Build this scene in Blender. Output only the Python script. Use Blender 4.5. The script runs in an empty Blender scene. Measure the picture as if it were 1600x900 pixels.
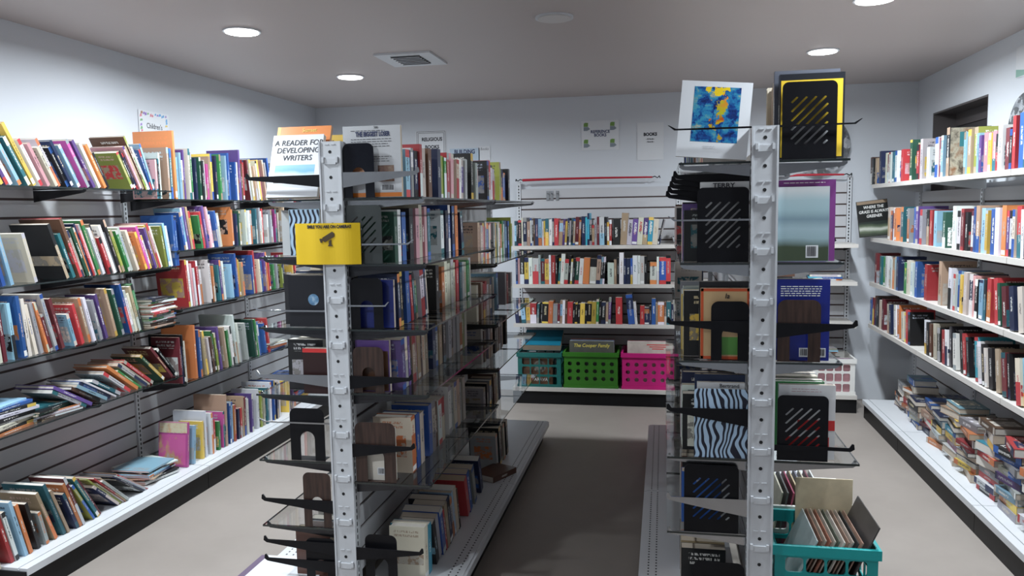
import bpy, bmesh, math, random
from mathutils import Vector, Matrix
random.seed(7)
sc = bpy.context.scene
col = sc.collection
# ------------------------------------------------------------------ camera
FPX, YAW, PITCH, ROLL, CAMZ = 1220.6, .1926, .0990, -.0174, 1.545
cy_, sy_, cp_, sp_ = math.cos(YAW), math.sin(YAW), math.cos(PITCH), math.sin(PITCH)
cr_, sr_ = math.cos(ROLL), math.sin(ROLL)
RV = Vector((cy_, sy_, 0))
FV = Vector((-sy_ * cp_, cy_ * cp_, -sp_))
UV_ = Vector((-sy_ * sp_, cy_ * sp_, cp_))
R2 = RV * cr_ + UV_ * sr_
U2 = UV_ * cr_ - RV * sr_
cam = bpy.data.objects.new('camera', bpy.data.cameras.new('camera'))
col.objects.link(cam)
cam.data.sensor_width = 36
cam.data.lens = FPX / 1600 * 36
cam.data.clip_start = .05
mw = Matrix.Identity(4)
for i in range(3):
    mw[i][0], mw[i][1], mw[i][2] = R2[i], U2[i], -FV[i]
mw[2][3] = CAMZ
cam.matrix_world = mw
sc.camera = cam
def pju(p):
    v = Vector(p) - Vector((0, 0, CAMZ))
    return 800 + FPX * v.dot(R2) / v.dot(FV)
def pjv(p):
    v = Vector(p) - Vector((0, 0, CAMZ))
    return 450 - FPX * v.dot(U2) / v.dot(FV)
# ------------------------------------------------------------------ world, exposure
w = bpy.data.worlds.new('world'); sc.world = w; w.use_nodes = True
w.node_tree.nodes['Background'].inputs[0].default_value = (.55, .62, .7, 1)
w.node_tree.nodes['Background'].inputs[1].default_value = .05
sc.view_settings.view_transform = 'Standard'; sc.view_settings.look = 'None'
sc.view_settings.gamma = 1; sc.view_settings.use_curve_mapping = False
sc.view_settings.exposure = 0.14
LIGHT_W = 32.0
LIGHT_C = (.86, .94, 1.0)
# room (metres): left wall, right wall, back wall, front wall, ceiling
XW0, XW1, YB, YF, HC = -3.0, 1.895, 6.52, -1.6, 2.4656
# ------------------------------------------------------------------ helpers
class MB:
    def __init__(s): s.v = []; s.f = []; s.m = []
    def box(s, x0, x1, y0, y1, z0, z1, m=0):
        n = len(s.v)
        s.v += [(x0,y0,z0),(x1,y0,z0),(x1,y1,z0),(x0,y1,z0),(x0,y0,z1),(x1,y0,z1),(x1,y1,z1),(x0,y1,z1)]
        for q in ((3,2,1,0),(4,5,6,7),(0,1,5,4),(1,2,6,5),(2,3,7,6),(3,0,4,7)):
            s.f.append(tuple(n+i for i in q)); s.m.append(m)
        return s
    def tube(s, pts, r, n=8, m=0, r2=None):
        pts = [Vector(p) for p in pts]; k = len(pts); b = len(s.v)
        for i, p in enumerate(pts):
            t = (pts[min(i+1,k-1)] - pts[max(i-1,0)]).normalized()
            a = t.cross(Vector((0,0,1)))
            if a.length < .05: a = t.cross(Vector((0,1,0)))
            a.normalize(); c = t.cross(a)
            rr = r if r2 is None else r + (r2 - r) * i / (k-1)
            for j in range(n):
                q = p + rr*(a*math.cos(2*math.pi*j/n) + c*math.sin(2*math.pi*j/n)); s.v.append(tuple(q))
        for i in range(k-1):
            for j in range(n):
                s.f.append((b+i*n+j, b+i*n+(j+1)%n, b+(i+1)*n+(j+1)%n, b+(i+1)*n+j)); s.m.append(m)
        s.f.append(tuple(b+j for j in range(n))[::-1]); s.m.append(m)
        s.f.append(tuple(b+(k-1)*n+j for j in range(n))); s.m.append(m)
        return s
    def disc(s, c, ax, r, h, n=24, m=0):
        c = Vector(c); ax = Vector(ax)
        return s.tube([c, c + ax*h], r, n, m)
    def mesh(s, name, mats):
        me = bpy.data.meshes.new(name); me.from_pydata(s.v, [], s.f)
        for x in (mats if isinstance(mats, (list, tuple)) else [mats]): me.materials.append(x)
        me.polygons.foreach_set('material_index', s.m); me.update()
        return me
    def build(s, name, mats, parent=None):
        return obj(name, s.mesh(name, mats), parent)
def obj(name, me, parent=None, loc=None):
    o = bpy.data.objects.new(name, me); col.objects.link(o)
    if parent is not None: o.parent = parent
    if loc is not None: o.location = loc
    return o
def tag(o, label, cat, group=None):
    o['label'] = label; o['category'] = cat
    if group: o['group'] = group
    return o
def thing(name, label, cat, loc=(0,0,0), group=None):
    o = bpy.data.objects.new(name, None); col.objects.link(o); o.location = loc; o.empty_display_size = .05
    return tag(o, label, cat, group)
def struct(o):
    o['kind'] = 'structure'; return o
def at(o, ex, ey, ez, p):
    m = Matrix.Identity(4)
    for i in range(3): m[i][0], m[i][1], m[i][2], m[i][3] = ex[i], ey[i], ez[i], p[i]
    o.matrix_world = m; return o
def curve_mesh(cu):
    ob = bpy.data.objects.new('tmp', cu); col.objects.link(ob)
    bpy.context.view_layer.update()
    me = bpy.data.meshes.new_from_object(ob.evaluated_get(bpy.context.evaluated_depsgraph_get()))
    bpy.data.objects.remove(ob); bpy.data.curves.remove(cu)
    return me
def plate(outer, holes, th, mt, name='plate'):
    # flat sheet in local XY with holes, thickness along Z
    cu = bpy.data.curves.new('t', 'CURVE'); cu.dimensions = '2D'; cu.fill_mode = 'BOTH'; cu.extrude = th/2
    for pts in [outer] + holes:
        sp = cu.splines.new('POLY'); sp.points.add(len(pts)-1)
        for q, p in zip(sp.points, pts): q.co = (p[0], p[1], 0, 1)
        sp.use_cyclic_u = True
    me = curve_mesh(cu); me.name = name; me.materials.clear(); me.materials.append(mt)
    return me
def text(s, size, mt, bold=0, parent=None, p=(0,0,0), ex=(1,0,0), ey=(0,0,1), align='CENTER', sx=1, name='lettering', shear=0):
    cu = bpy.data.curves.new('t', 'FONT'); cu.body = s; cu.size = size; cu.align_x = align; cu.align_y = 'CENTER'
    cu.offset = bold; cu.shear = shear; cu.resolution_u = 3; cu.extrude = .0002; cu.space_line = .85
    me = curve_mesh(cu); me.materials.clear(); me.materials.append(mt)
    ex = Vector(ex).normalized(); ey = Vector(ey).normalized(); ez = ex.cross(ey); p = Vector(p)
    for v in me.vertices: v.co = p + ex*v.co.x*sx + ey*v.co.y + ez*v.co.z
    return obj(name, me, parent)
def rrect(x0, x1, y0, y1, r, n=5, top_only=False):
    P = []
    for cx, cy, a in ((x1-r, y1-r, 0), (x0+r, y1-r, 90), (x0+r, y0+r, 180), (x1-r, y0+r, 270)):
        if top_only and a >= 180:
            P.append((x0 if a == 180 else x1, y0)); continue
        for i in range(n+1):
            t = math.radians(a + 90*i/n); P.append((cx + r*math.cos(t), cy + r*math.sin(t)))
    return P
def xf(me, ex, ey, ez, p):
    ex, ey, ez, p = map(Vector, (ex, ey, ez, p))
    for v in me.vertices: v.co = p + ex*v.co.x + ey*v.co.y + ez*v.co.z
    return me
# ------------------------------------------------------------------ materials
def lin(c): return tuple(((x/12.92) if x <= .04045 else ((x+.055)/1.055)**2.4) for x in c)
def hexc(r, g, b): return lin((r/255, g/255, b/255))
class G:
    def __init__(s, name):
        s.m = bpy.data.materials.new(name); s.m.use_nodes = True; s.t = s.m.node_tree; s.t.nodes.clear()
        s.out = s.n('ShaderNodeOutputMaterial')
    def n(s, k, **kw):
        x = s.t.nodes.new(k)
        for a, b in kw.items(): setattr(x, a, b)
        return x
    def l(s, a, b): s.t.links.new(a, b)
    def put(s, sock, v):
        if v is None: return
        if hasattr(v, 'is_linked') or isinstance(v, bpy.types.NodeSocket): s.l(v, sock)
        else: sock.default_value = v
    def ma(s, op, a, b=None, c=None):
        x = s.n('ShaderNodeMath', operation=op)
        s.put(x.inputs[0], a); s.put(x.inputs[1], b); s.put(x.inputs[2], c); return x.outputs[0]
    def mix(s, f, a, b):
        x = s.n('ShaderNodeMix', data_type='RGBA'); s.put(x.inputs[0], f)
        s.put(x.inputs[6], a if not isinstance(a, tuple) else (*a[:3], 1)); s.put(x.inputs[7], b if not isinstance(b, tuple) else (*b[:3], 1)); return x.outputs[2]
    def noise(s, vec, scale, detail=2, rough=.5, col=False):
        x = s.n('ShaderNodeTexNoise'); s.put(x.inputs['Vector'], vec); x.inputs['Scale'].default_value = scale
        x.inputs['Detail'].default_value = detail; x.inputs['Roughness'].default_value = rough
        return x.outputs[1 if col else 0]
    def vec(s, x, y, z=0.):
        c = s.n('ShaderNodeCombineXYZ'); s.put(c.inputs[0], x); s.put(c.inputs[1], y); s.put(c.inputs[2], z); return c.outputs[0]
    def sep(s, v):
        x = s.n('ShaderNodeSeparateXYZ'); s.l(v, x.inputs[0]); return x.outputs
    def co(s, k='Object'): return s.n('ShaderNodeTexCoord').outputs[k]
    def ramp(s, f, stops):
        r = s.n('ShaderNodeValToRGB'); e = r.color_ramp.elements
        while len(e) < len(stops): e.new(.5)
        for q, (p, c) in zip(e, stops): q.position = p; q.color = (*c[:3], 1)
        s.put(r.inputs[0], f); return r.outputs[0]
    def bsdf(s, color, rough=.5, metal=0., spec=.5, bump=None, bd=.002, coat=0., emit=None, es=0.):
        b = s.n('ShaderNodeBsdfPrincipled')
        s.put(b.inputs['Base Color'], color if not isinstance(color, tuple) else (*color[:3], 1))
        s.put(b.inputs['Roughness'], rough); s.put(b.inputs['Metallic'], metal)
        b.inputs['Specular IOR Level'].default_value = spec
        b.inputs['Coat Weight'].default_value = coat
        if emit: b.inputs['Emission Color'].default_value = (*emit, 1); b.inputs['Emission Strength'].default_value = es
        if bump is not None:
            k = s.n('ShaderNodeBump'); k.inputs['Distance'].default_value = bd; k.inputs['Strength'].default_value = .5
            s.l(bump, k.inputs['Height']); s.l(k.outputs[0], b.inputs['Normal'])
        s.l(b.outputs[0], s.out.inputs[0]); return s.m
def simple(name, c, rough=.5, metal=0., var=.08, scale=8., bump=0., spec=.5, coat=0.):
    g = G(name); f = g.noise(g.co(), scale, 3)
    d = tuple(x*(1-var) for x in c); u = tuple(min(1, x*(1+var)) for x in c)
    return g.bsdf(g.mix(f, d, u), rough, metal, spec, g.noise(g.co(), scale*12, 2) if bump else None, bump, coat)
MAT = {}
MAT['wall'] = simple('wall_paint', (.62, .645, .685), .75, 0, .02, 1.5, .0015)
MAT['ceil'] = simple('ceiling_paint', (.50, .445, .43), .5, 0, .015, 1.2, .001)
MAT['white'] = simple('white_enamel', (.58, .597, .625), .35, 0, .03, 3)
MAT['deck'] = simple('white_deck_enamel', (.62, .635, .66), .4, 0, .04, 5)
MAT['cream'] = simple('cream_enamel', (.60, .57, .535), .4, 0, .03, 4)
MAT['slat'] = simple('slatwall_board', (.50, .50, .52), .45, 0, .03, 4)
MAT['groove'] = simple('slat_groove', (.055, .032, .03), .6, 0, .15, 10)
MAT['black'] = simple('black_steel', (.008, .008, .01), .32, 0, .2, 20, 0, .18)
MAT['kick'] = simple('black_kick_plate', (.010, .010, .011), .45, 0, .2, 6, 0, .18)
MAT['hole'] = simple('dark_hole', (.01, .01, .012), .8, 0, .1, 5)
MAT['chrome'] = simple('chrome_steel', (.45, .46, .48), .22, 1., .1, 15)
MAT['dchrome'] = simple('shaded_bracket_steel', (.05, .05, .055), .28, .7, .2, 15)  # bracket chrome with shade put into its colour
MAT['paper'] = simple('paper', (.68, .695, .72), .7, 0, .02, 10)
MAT['ink'] = simple('black_ink', (.012, .012, .02), .6, 0, .1, 10)
MAT['inkn'] = simple('navy_ink', (.02, .03, .10), .6, 0, .1, 10)
MAT['inkw'] = simple('white_ink', (.82, .82, .80), .6, 0, .05, 10)
MAT['inky'] = simple('gold_ink', (.75, .62, .12), .5, 0, .1, 10)
MAT['inkr'] = simple('red_ink', (.6, .03, .03), .5, 0, .1, 10)
MAT['yellow'] = simple('yellow_paper', hexc(224, 186, 10), .6, 0, .06, 6)
MAT['red'] = simple('red_cord', (.42, .012, .03), .5, 0, .15, 60)
MAT['green_pl'] = simple('green_plastic', (.035, .17, .014), .4, 0, .1, 10)
MAT['pink_pl'] = simple('pink_plastic', (.56, .015, .19), .4, 0, .08, 10)
MAT['teal_pl'] = simple('teal_plastic', (.0, .30, .30), .38, 0, .1, 10)
MAT['dteal_pl'] = simple('dark_teal_plastic', (.01, .12, .11), .38, 0, .1, 10)
MAT['white_pl'] = simple('white_plastic', (.74, .73, .70), .4, 0, .04, 10)
g = G('brown_woodgrain'); q = g.sep(g.co()); MAT['woodend'] = g.bsdf(g.ramp(g.noise(g.vec(g.ma('MULTIPLY', q[0], 60.), g.ma('MULTIPLY', q[1], 60.), g.ma('MULTIPLY', q[2], 5.)), 1.6, 4), [(.3, (.022, .011, .008)), (.7, (.06, .030, .022))]), .4)
g = G('concrete_floor')
c1 = g.noise(g.co(), .9, 5, .6); c2 = g.noise(g.co(), 14, 4, .65)
MAT['floor'] = g.bsdf(g.mix(g.ma('MULTIPLY', c2, .35), g.ramp(c1, [(.3, (.262, .228, .203)), (.7, (.35, .307, .276))]), (.25, .222, .20)), g.ma('ADD', .42, g.ma('MULTIPLY', c1, .2)), 0, .4, c2, .0012)
# tinted shelf glass: clear with a grey cast, reflecting at grazing angles
def glass(name, tint, ior=1.5, rough=.03):
    g = G(name); tr = g.n('ShaderNodeBsdfTransparent'); gl = g.n('ShaderNodeBsdfGlossy'); fr = g.n('ShaderNodeFresnel'); mx = g.n('ShaderNodeMixShader')
    g.put(tr.inputs[0], g.mix(g.noise(g.co(), 3, 2), tuple(x*.96 for x in tint), tint)); gl.inputs['Roughness'].default_value = rough
    gl.inputs[0].default_value = (.9, .92, .92, 1); fr.inputs[0].default_value = ior
    bf = g.n('ShaderNodeNewGeometry').outputs['Backfacing']
    g.l(g.ma('MULTIPLY', fr.outputs[0], g.ma('SUBTRACT', 1., bf)), mx.inputs[0]); g.l(tr.outputs[0], mx.inputs[1]); g.l(gl.outputs[0], mx.inputs[2]); g.l(mx.outputs[0], g.out.inputs[0])
    return g.m
MAT['glass'] = glass('smoked_glass', (.90, .905, .90))
MAT['clear'] = glass('clear_plastic', (.86, .87, .87), 1.5, .12)
MAT['gedge'] = simple('glass_edge', (.012, .018, .018), .15, 0, .2, 5, 0, .8)
# lamp
g = G('led_diffuser'); e = g.n('ShaderNodeEmission'); e.inputs[0].default_value = (.95, .98, 1, 1); e.inputs[1].default_value = 9
g.l(e.outputs[0], g.out.inputs[0]); MAT['led'] = g.m
MAT['lens_off'] = simple('unlit_diffuser', (.62, .60, .59), .5, 0, .03, 10)
# page block
g = G('book_pages'); oi = g.n('ShaderNodeObjectInfo').outputs['Random']; q = g.sep(g.co('Generated'))
st = g.noise(g.vec(g.ma('MULTIPLY', q[0], 40.), g.ma('MULTIPLY', q[1], .8), g.ma('MULTIPLY', q[2], .8)), 1, 2)
MAT['pages'] = g.bsdf(g.mix(st, g.mix(oi, (.36, .27, .19), (.60, .58, .54)), g.mix(oi, (.52, .42, .31), (.76, .745, .71))), .8)
# book cover: base and second colour come from the book's own mesh; title, picture block and bands are flat print
g = G('book_cover')
uvs = g.sep(g.co('UV')); U, V = uvs[0], uvs[1]
fu = g.ma('FRACT', U)
at_ = lambda nm: g.n('ShaderNodeAttribute', attribute_name=nm).outputs['Color']
cA, cB = at_('cA'), at_('cB'); rr = g.sep(at_('cR')); r, gg, bb = rr[0], rr[1], rr[2]
gt = lambda a, b: g.ma('GREATER_THAN', a, b); lt = lambda a, b: g.ma('LESS_THAN', a, b)
def mul(*a):
    x = a[0]
    for y in a[1:]: x = g.ma('MULTIPLY', x, y)
    return x
def band(x, lo, hi): return mul(gt(x, lo), lt(x, hi))
cover = gt(U, 1.5)
bw = g.n('ShaderNodeRGBToBW'); g.l(cA, bw.inputs[0])
dark = lt(bw.outputs[0], .30)
ink = g.mix(dark, g.mix(gt(bb, .5), (.015, .015, .03), cB), g.mix(gt(bb, .45), (.80, .79, .75), g.mix(.45, cB, (.8, .8, .76))))
# spine
ns = g.noise(g.vec(g.ma('MULTIPLY', fu, 4.), g.ma('ADD', g.ma('MULTIPLY', V, 62.), mul(r, 77.)), mul(gg, 31.)), 1, 1)
tl = mul(gt(V, g.ma('SUBTRACT', .44, mul(r, .20))), lt(V, g.ma('ADD', .62, mul(gg, .26))), lt(g.ma('ABSOLUTE', g.ma('SUBTRACT', fu, .5)), .17), gt(ns, .48))
bnd = mul(gt(gg, .62), gt(g.ma('ABSOLUTE', g.ma('SUBTRACT', V, .5)), g.ma('ADD', .30, mul(bb, .14))))
blk = mul(gt(r, .74), lt(V, g.ma('ADD', .2, mul(bb, .5))))
stk = mul(gt(bb, .89), band(V, .025, .115), band(fu, .06, .94))
spc = g.mix(g.ma('MAXIMUM', bnd, blk), cA, cB)
spc = g.mix(g.ma('MULTIPLY', tl, .8), spc, ink); spc = g.mix(stk, spc, (.75, .75, .74))
# covers
nc = g.noise(g.vec(g.ma('MULTIPLY', fu, 5.), g.ma('MULTIPLY', V, 6.), mul(r, 55.)), 1, 4, .6)
nt = g.noise(g.vec(g.ma('MULTIPLY', fu, 34.), g.ma('MULTIPLY', V, 15.), mul(gg, 91.)), 1, 1)
pic = mul(gt(r, .30), band(fu, g.ma('MULTIPLY', gg, .18), g.ma('SUBTRACT', 1., g.ma('MULTIPLY', gg, .18))), band(V, g.ma('MULTIPLY', bb, .3), g.ma('ADD', .42, mul(gg, .3))))
tc = mul(gt(gg, .2), gt(g.ma('FRACT', g.ma('MULTIPLY', V, 13.)), .42), band(V, g.ma('ADD', .70, mul(bb, .1)), .92), band(fu, g.ma('ADD', .1, mul(r, .15)), g.ma('SUBTRACT', .92, mul(gg, .2))), gt(nt, .47))
cvc = g.mix(pic, cA, g.mix(g.ma('MULTIPLY', gt(nc, .5), .85), cB, g.mix(nc, cA, (.35, .33, .3))))
cvc = g.mix(g.ma('MULTIPLY', tc, .75), cvc, ink)
fin = g.mix(cover, spc, cvc)
MAT['cover'] = g.bsdf(fin, g.ma('ADD', .28, mul(r, .25)), 0, .45)
# ------------------------------------------------------------------ room
def wallbox(name, x0, x1, y0, y1, z0, z1, mt):
    return struct(MB().box(x0, x1, y0, y1, z0, z1).build(name, mt))
wallbox('floor', XW0-.1, XW1+.1, YF-.1, YB+.1, -.1, 0, MAT['floor'])
wallbox('ceiling', XW0-.1, XW1+.1, YF-.1, YB+.1, HC, HC+.1, MAT['ceil'])
wallbox('wall_left', XW0-.1, XW0, YF, YB, 0, HC, MAT['wall'])
wallbox('wall_back', XW0, XW1, YB, YB+.1, 0, HC, MAT['wall'])
wallbox('wall_front', XW0, XW1, YF-.1, YF, 0, HC, MAT['wall'])
WY0, WY1, WZ0, WZ1 = 5.19, 6.17, 1.55, 2.185
me = plate([(YF, 0), (YB, 0), (YB, HC), (YF, HC)], [[(WY0, WZ0), (WY1, WZ0), (WY1, WZ1), (WY0, WZ1)]], .2, MAT['wall'], 'wall_right')
struct(obj('wall_right', xf(me, (0,1,0), (0,0,1), (1,0,0), (XW1+.1, 0, 0))))
MAT['wood_dark'] = simple('dark_reveal_paint', (.10, .088, .088), .6, 0, .1, 6)
win = MB()
e = .012
win.box(XW1+.002, XW1+.198, WY0, WY0+e, WZ0, WZ1).box(XW1+.002, XW1+.198, WY1-e, WY1, WZ0, WZ1)
win.box(XW1+.002, XW1+.198, WY0+e, WY1-e, WZ0, WZ0+e).box(XW1+.002, XW1+.198, WY0+e, WY1-e, WZ1-e, WZ1)
wo = struct(win.build('window_1', MAT['wood_dark']))
MB().box(XW1+.15, XW1+.19, WY0+e, WY1-e, WZ1-.10, WZ1-e).build('window_frame', MAT['wood_dark'], wo)
MB().box(XW1+.16, XW1+.185, WY0+e, WY1-e, WZ0+e, WZ1-.10).build('window_panel', simple('boarded_panel', (.06, .054, .055), .6), wo)
# ------------------------------------------------------------------ ceiling fittings
def downlight(x, y, on, label):
    t = thing('ceiling_light', label, 'light', (x, y, HC), 'round ceiling lights' if on else None)
    MB().tube([(0,0,0), (0,0,-.006), (0,0,-.008)], .092, 32).build('trim_ring', MAT['white'] if not on else MAT['white'], t)
    MB().tube([(0,0,-.0085), (0,0,-.012)], .080, 32).build('diffuser', MAT['led'] if on else MAT['lens_off'], t)
    if on:
        L = bpy.data.lights.new('led_light', 'AREA'); L.shape = 'DISK'; L.size = .14; L.energy = LIGHT_W; L.color = LIGHT_C; L.spread = math.radians(171)
        lo = bpy.data.objects.new('led_lamp', L); col.objects.link(lo); lo.parent = t; lo.location = (0, 0, -.016)
downlight(-2.08, 3.70, True, 'lit round recessed ceiling light over the outer children\'s bay')
downlight(-2.08, 5.09, True, 'lit round recessed ceiling light by the vent, towards the back wall')
downlight(.935, 5.07, True, 'lit round recessed ceiling light above the back right aisle')
downlight(.93, 3.87, True, 'lit round recessed ceiling light over the yellow framed book')
for x, y in ((-2.08, 2.31), (.93, 2.5), (-2.08, .9)):
    downlight(x, y, True, 'lit round recessed ceiling light in the row behind the shelving ends')
downlight(-.517, 3.83, False, 'unlit round ceiling light above the dark middle aisle')
t = thing('ceiling_vent', 'white square metal air vent in the ceiling', 'vent', (-1.49, 4.61, HC))
MB().box(-.17,.17,-.19,-.13,-.012,0).box(-.17,.17,.13,.19,-.012,0).box(-.17,-.09,-.13,.13,-.012,0).box(.09,.17,-.13,.13,-.012,0).build('vent_frame', MAT['white'], t)
MB().box(-.09,.09,-.13,.13,-.003,0).build('vent_duct', MAT['hole'], t)
for k in range(6):
    me = MB().box(-.088,.088,-.016,.016,-.0015,.0015).mesh('louver', MAT['white'])
    o = obj('louver', me, t, (0, -.11+.044*k, -.012)); o.rotation_euler = (math.radians(35), 0, 0)
# ------------------------------------------------------------------ shelving parts
SLOT = .0254
def upright(parent, x, y, ztop, axis, depth=.055, wd=.08):
    # double-sided slotted post; broad face looks along -Y
    m = MB().box(x-wd/2, x+wd/2, y, y+.003, 0, ztop)
    m.box(x-wd/2, x-wd/2+.003, y+.003, y+depth, 0, ztop).box(x+wd/2-.003, x+wd/2, y+.003, y+depth, 0, ztop)
    m.box(x-wd/2+.003, x+wd/2-.003, y+depth-.003, y+depth, 0, ztop)
    m.box(x-wd/2-.002, x-wd/2+.004, y-.004, y, 0, ztop).box(x+wd/2-.004, x+wd/2+.002, y-.004, y, 0, ztop)
    u = m.build('upright', MAT['white'], parent)
    d = MB(); z = 1.763
    while z > .1:
        d.disc((x, y-.0006, z), (0,1,0), .006, .0012, 10); d.disc((x, y-.0006, z-.09), (0,1,0), .006, .0012, 10); z -= .1663
    z = .15
    while z < ztop-.05:
        for sx in (-1, 1): d.box(x+sx*(wd/2)-.0008, x+sx*(wd/2)+.0008, y+.02, y+.026, z, z+.016)
        z += SLOT
    o = d.build('slots', MAT['hole'], u); o['kind'] = 'stuff'
    b = MB(); z = 1.763 - .03
    while z > .1:
        b.box(x-.022, x+.022, y-.005, y, z-.014, z+.006); b.box(x-.03, x-.022, y-.009, y, z-.008, z+.012); b.box(x+.022, x+.03, y-.009, y, z-.008, z+.012)
        b.box(x-.02, x-.004, y-.002, y, z+.055, z+.058); b.box(x+.004, x+.02, y-.002, y, z+.055, z+.058); z -= .1663
    lo = b.build('pressed_lugs', MAT['white'], u); lo['kind'] = 'stuff'
    return u
_br = {}
def bracket(parent, x, y, z, sx, reach=.30, mt='dchrome', name='bracket', along='x', root=.055):
    # tapering blade with a small upturned tip; top edge at z
    key = (round(reach, 3), mt, root)
    if key not in _br:
        if root < .01: P = [(0, -.006), (0, 0), (reach*.9, .0), (reach-.004, .012), (reach, .012), (reach*.92, -.005), (reach*.5, -.006)]
        else: P = [(0, -root), (0, 0), (reach-.015, -.002), (reach-.006, .012), (reach, .010), (reach+.002, -.006), (reach-.01, -.014), (reach*.5, -root*.62)]
        _br[key] = plate(P, [], .004, MAT[mt], 'bracket')
    o = obj(name, _br[key], parent)
    if along == 'x': at(o, (sx,0,0), (0,0,1), (0,-sx,0), (x, y, z))
    else: at(o, (0,sx,0), (0,0,1), (sx,0,0), (x, y, z))
    return o
def glass_shelf(parent, x0, x1, y0, y1, z, clips=True):
    n = 'shelf'; t = .007
    m = MB().box(x0, x1, y0, y1, z-t, z)
    m.m = [0, 0, 1, 1, 1, 1]
    o = m.build(n, [MAT['glass'], MAT['gedge']], parent)
    return o
def metal_shelf(parent, x0, x1, y0, y1, z, front):
    m = MB().box(x0, x1, y0, y1, z-.012, z)
    lip = .028
    if front == '-x': m.box(x0, x0+.006, y0, y1, z-lip, z-.012)
    if front == '-y': m.box(x0, x1, y0, y0+.006, z-lip, z-.012)
    return m.build('shelf', MAT['cream'], parent)
def slats(parent, axis, c, a0, a1, z0, z1, th, pitch=.0875):
    # slat boards across a bay. axis 'x': panel lies in plane x=c spanning y a0..a1
    z1 = z0 + pitch*int((z1-z0)/pitch+.01) - .012
    if axis == 'x': core = MB().box(c-th*.3, c+th*.3, a0, a1, z0, z1)
    else: core = MB().box(a0, a1, c-th*.3, c+th*.3, z0, z1)
    core.build('panel_core', MAT['groove'], parent)
    me = None; z = z0
    while z + pitch - .012 <= z1 + .001:
        if me is None:
            b = MB()
            if axis == 'x': b.box(-th/2, th/2, a0+.002, a1-.002, 0, pitch-.012)
            else: b.box(a0+.002, a1-.002, -th/2, th/2, 0, pitch-.012)
            me = b.mesh('slat', MAT['slat'])
        obj('slat', me, parent, (c, 0, z) if axis == 'x' else (0, c, z)); z += pitch
def standard(parent, x, y, axis, z0=.15, z1=1.77):
    # slotted strip on a wall unit
    if axis == 'x': m = MB().box(x, x+.012, y-.016, y+.016, z0, z1)
    elif axis == '-x': m = MB().box(x-.012, x, y-.016, y+.016, z0, z1)
    else: m = MB().box(x-.016, x+.016, y-.012, y, z0, z1)
    s = m.build('slotted_standard', MAT['white'], parent); d = MB(); z = z0+.01
    while z < z1-.02:
        if axis == 'x': d.box(x+.0115, x+.0128, y-.004, y+.004, z, z+.015)
        elif axis == '-x': d.box(x-.0128, x-.0115, y-.004, y+.004, z, z+.015)
        else: d.box(x-.004, x+.004, y-.0128, y-.0115, z, z+.015)
        z += SLOT
    o = d.build('slots', MAT['hole'], s); o['kind'] = 'stuff'
# gondolas -----------------------------------------------------------
GY = (2.6365, 3.8565, 5.0765)
XL, XR, DW, SW = -1.165, .318, .40, .335
ZB = .135
def gondola(label, xc, lev):
    t = thing('gondola_shelving', label, 'shelving', (xc, GY[0], 0))
    inv = Matrix.Translation((-xc, -GY[0], 0))
    p = bpy.data.objects.new('x', None)  # parts are built in world space and re-based below
    kids0 = set(col.objects)
    for y in GY: upright(None, xc, y, 1.80, 'y')
    for i in (0, 1):
        slats(None, 'x', xc, GY[i]+.057, GY[i+1]-.004, ZB+.03, 1.775, .03)
        for s in (-1, 1):
            x0, x1 = sorted((xc+s*.045, xc+s*DW)); a, b = GY[i]+.002, GY[i+1]-.002
            d = MB().box(x0, x1, a, b, ZB-.018, ZB)
            e0, e1 = sorted((xc+s*DW, xc+s*(DW+.012))); d.box(e0, e1, a, b, ZB-.035, ZB-.004)
            dk = d.build('base_deck', MAT['deck'])
            h = MB()
            for rx in (.345, .375):
                yy = a+.02
                while yy < b-.02:
                    xx = xc+s*rx; h.box(xx-.003, xx+.003, yy, yy+.008, ZB-.0005, ZB+.0006); yy += .0254
            ho = h.build('perforations', MAT['hole'], dk); ho['kind'] = 'stuff'
            k0, k1 = sorted((xc+s*(DW-.045), xc+s*(DW-.03)))
            MB().box(k0, k1, a, b, 0, ZB-.02).build('kick_plate', MAT['kick'])
    for s, sec, z, sw in lev:
        a, b = GY[sec]+.004, GY[sec+1]-.006
        x0, x1 = sorted((xc+s*.044, xc+s*sw)); ym = (a+b)/2
        glass_shelf(None, x0, x1, a, ym-.003, z); glass_shelf(None, x0, x1, ym+.003, b, z)
        for yy in (a+.03, b-.02): bracket(None, xc+s*.041, yy, z-.008, s, sw-.045, 'chrome' if z > 1.5 or xc > 0 else 'dchrome', root=.04)  # one chrome metal: bright copy where lit, darkened copy where shaded
    for o in set(col.objects) - kids0:
        if o.parent is None:
            m = o.matrix_world.copy() if o.type == 'EMPTY' or o.name.startswith('bracket') else o.matrix_basis.copy()
            o.parent = t; o.matrix_basis = inv @ m
    bpy.data.objects.remove(p)
    return t
LR1 = [1.598, 1.362, 1.126, .89, .555]
LR2 = [1.598, 1.278, .966, .734, .45]
LLW = [.265, .295, .31, .335, .335, .335]
LL1 = [1.598, 1.39, 1.129, .877, .625, .369]
gl = gondola('white gondola shelving with glass shelves and a yellow camera sign on its end post', XL,
    [(1, 0, z, SW) for z in LR1] + [(1, 1, z, SW) for z in LR2] + [(-1, 0, z, k) for z, k in zip(LL1, LLW)] + [(-1, 1, z, k) for z, k in zip(LL1, LLW)])
RLZ = [1.69, 1.362, 1.035, .703, .44]
RLW = [.27, .265, .268, .305, .305]; RRW = [.258, .248, .25, .31]
RRZ = [1.69, 1.362, 1.035, .703]
gr = gondola('white gondola shelving with glass shelves holding the zebra bookend and teal crate', XR,
    [(-1, i, z, k) for i in (0, 1) for z, k in zip(RLZ, RLW)] + [(1, i, z, k) for i in (0, 1) for z, k in zip(RRZ, RRW)])
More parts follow.
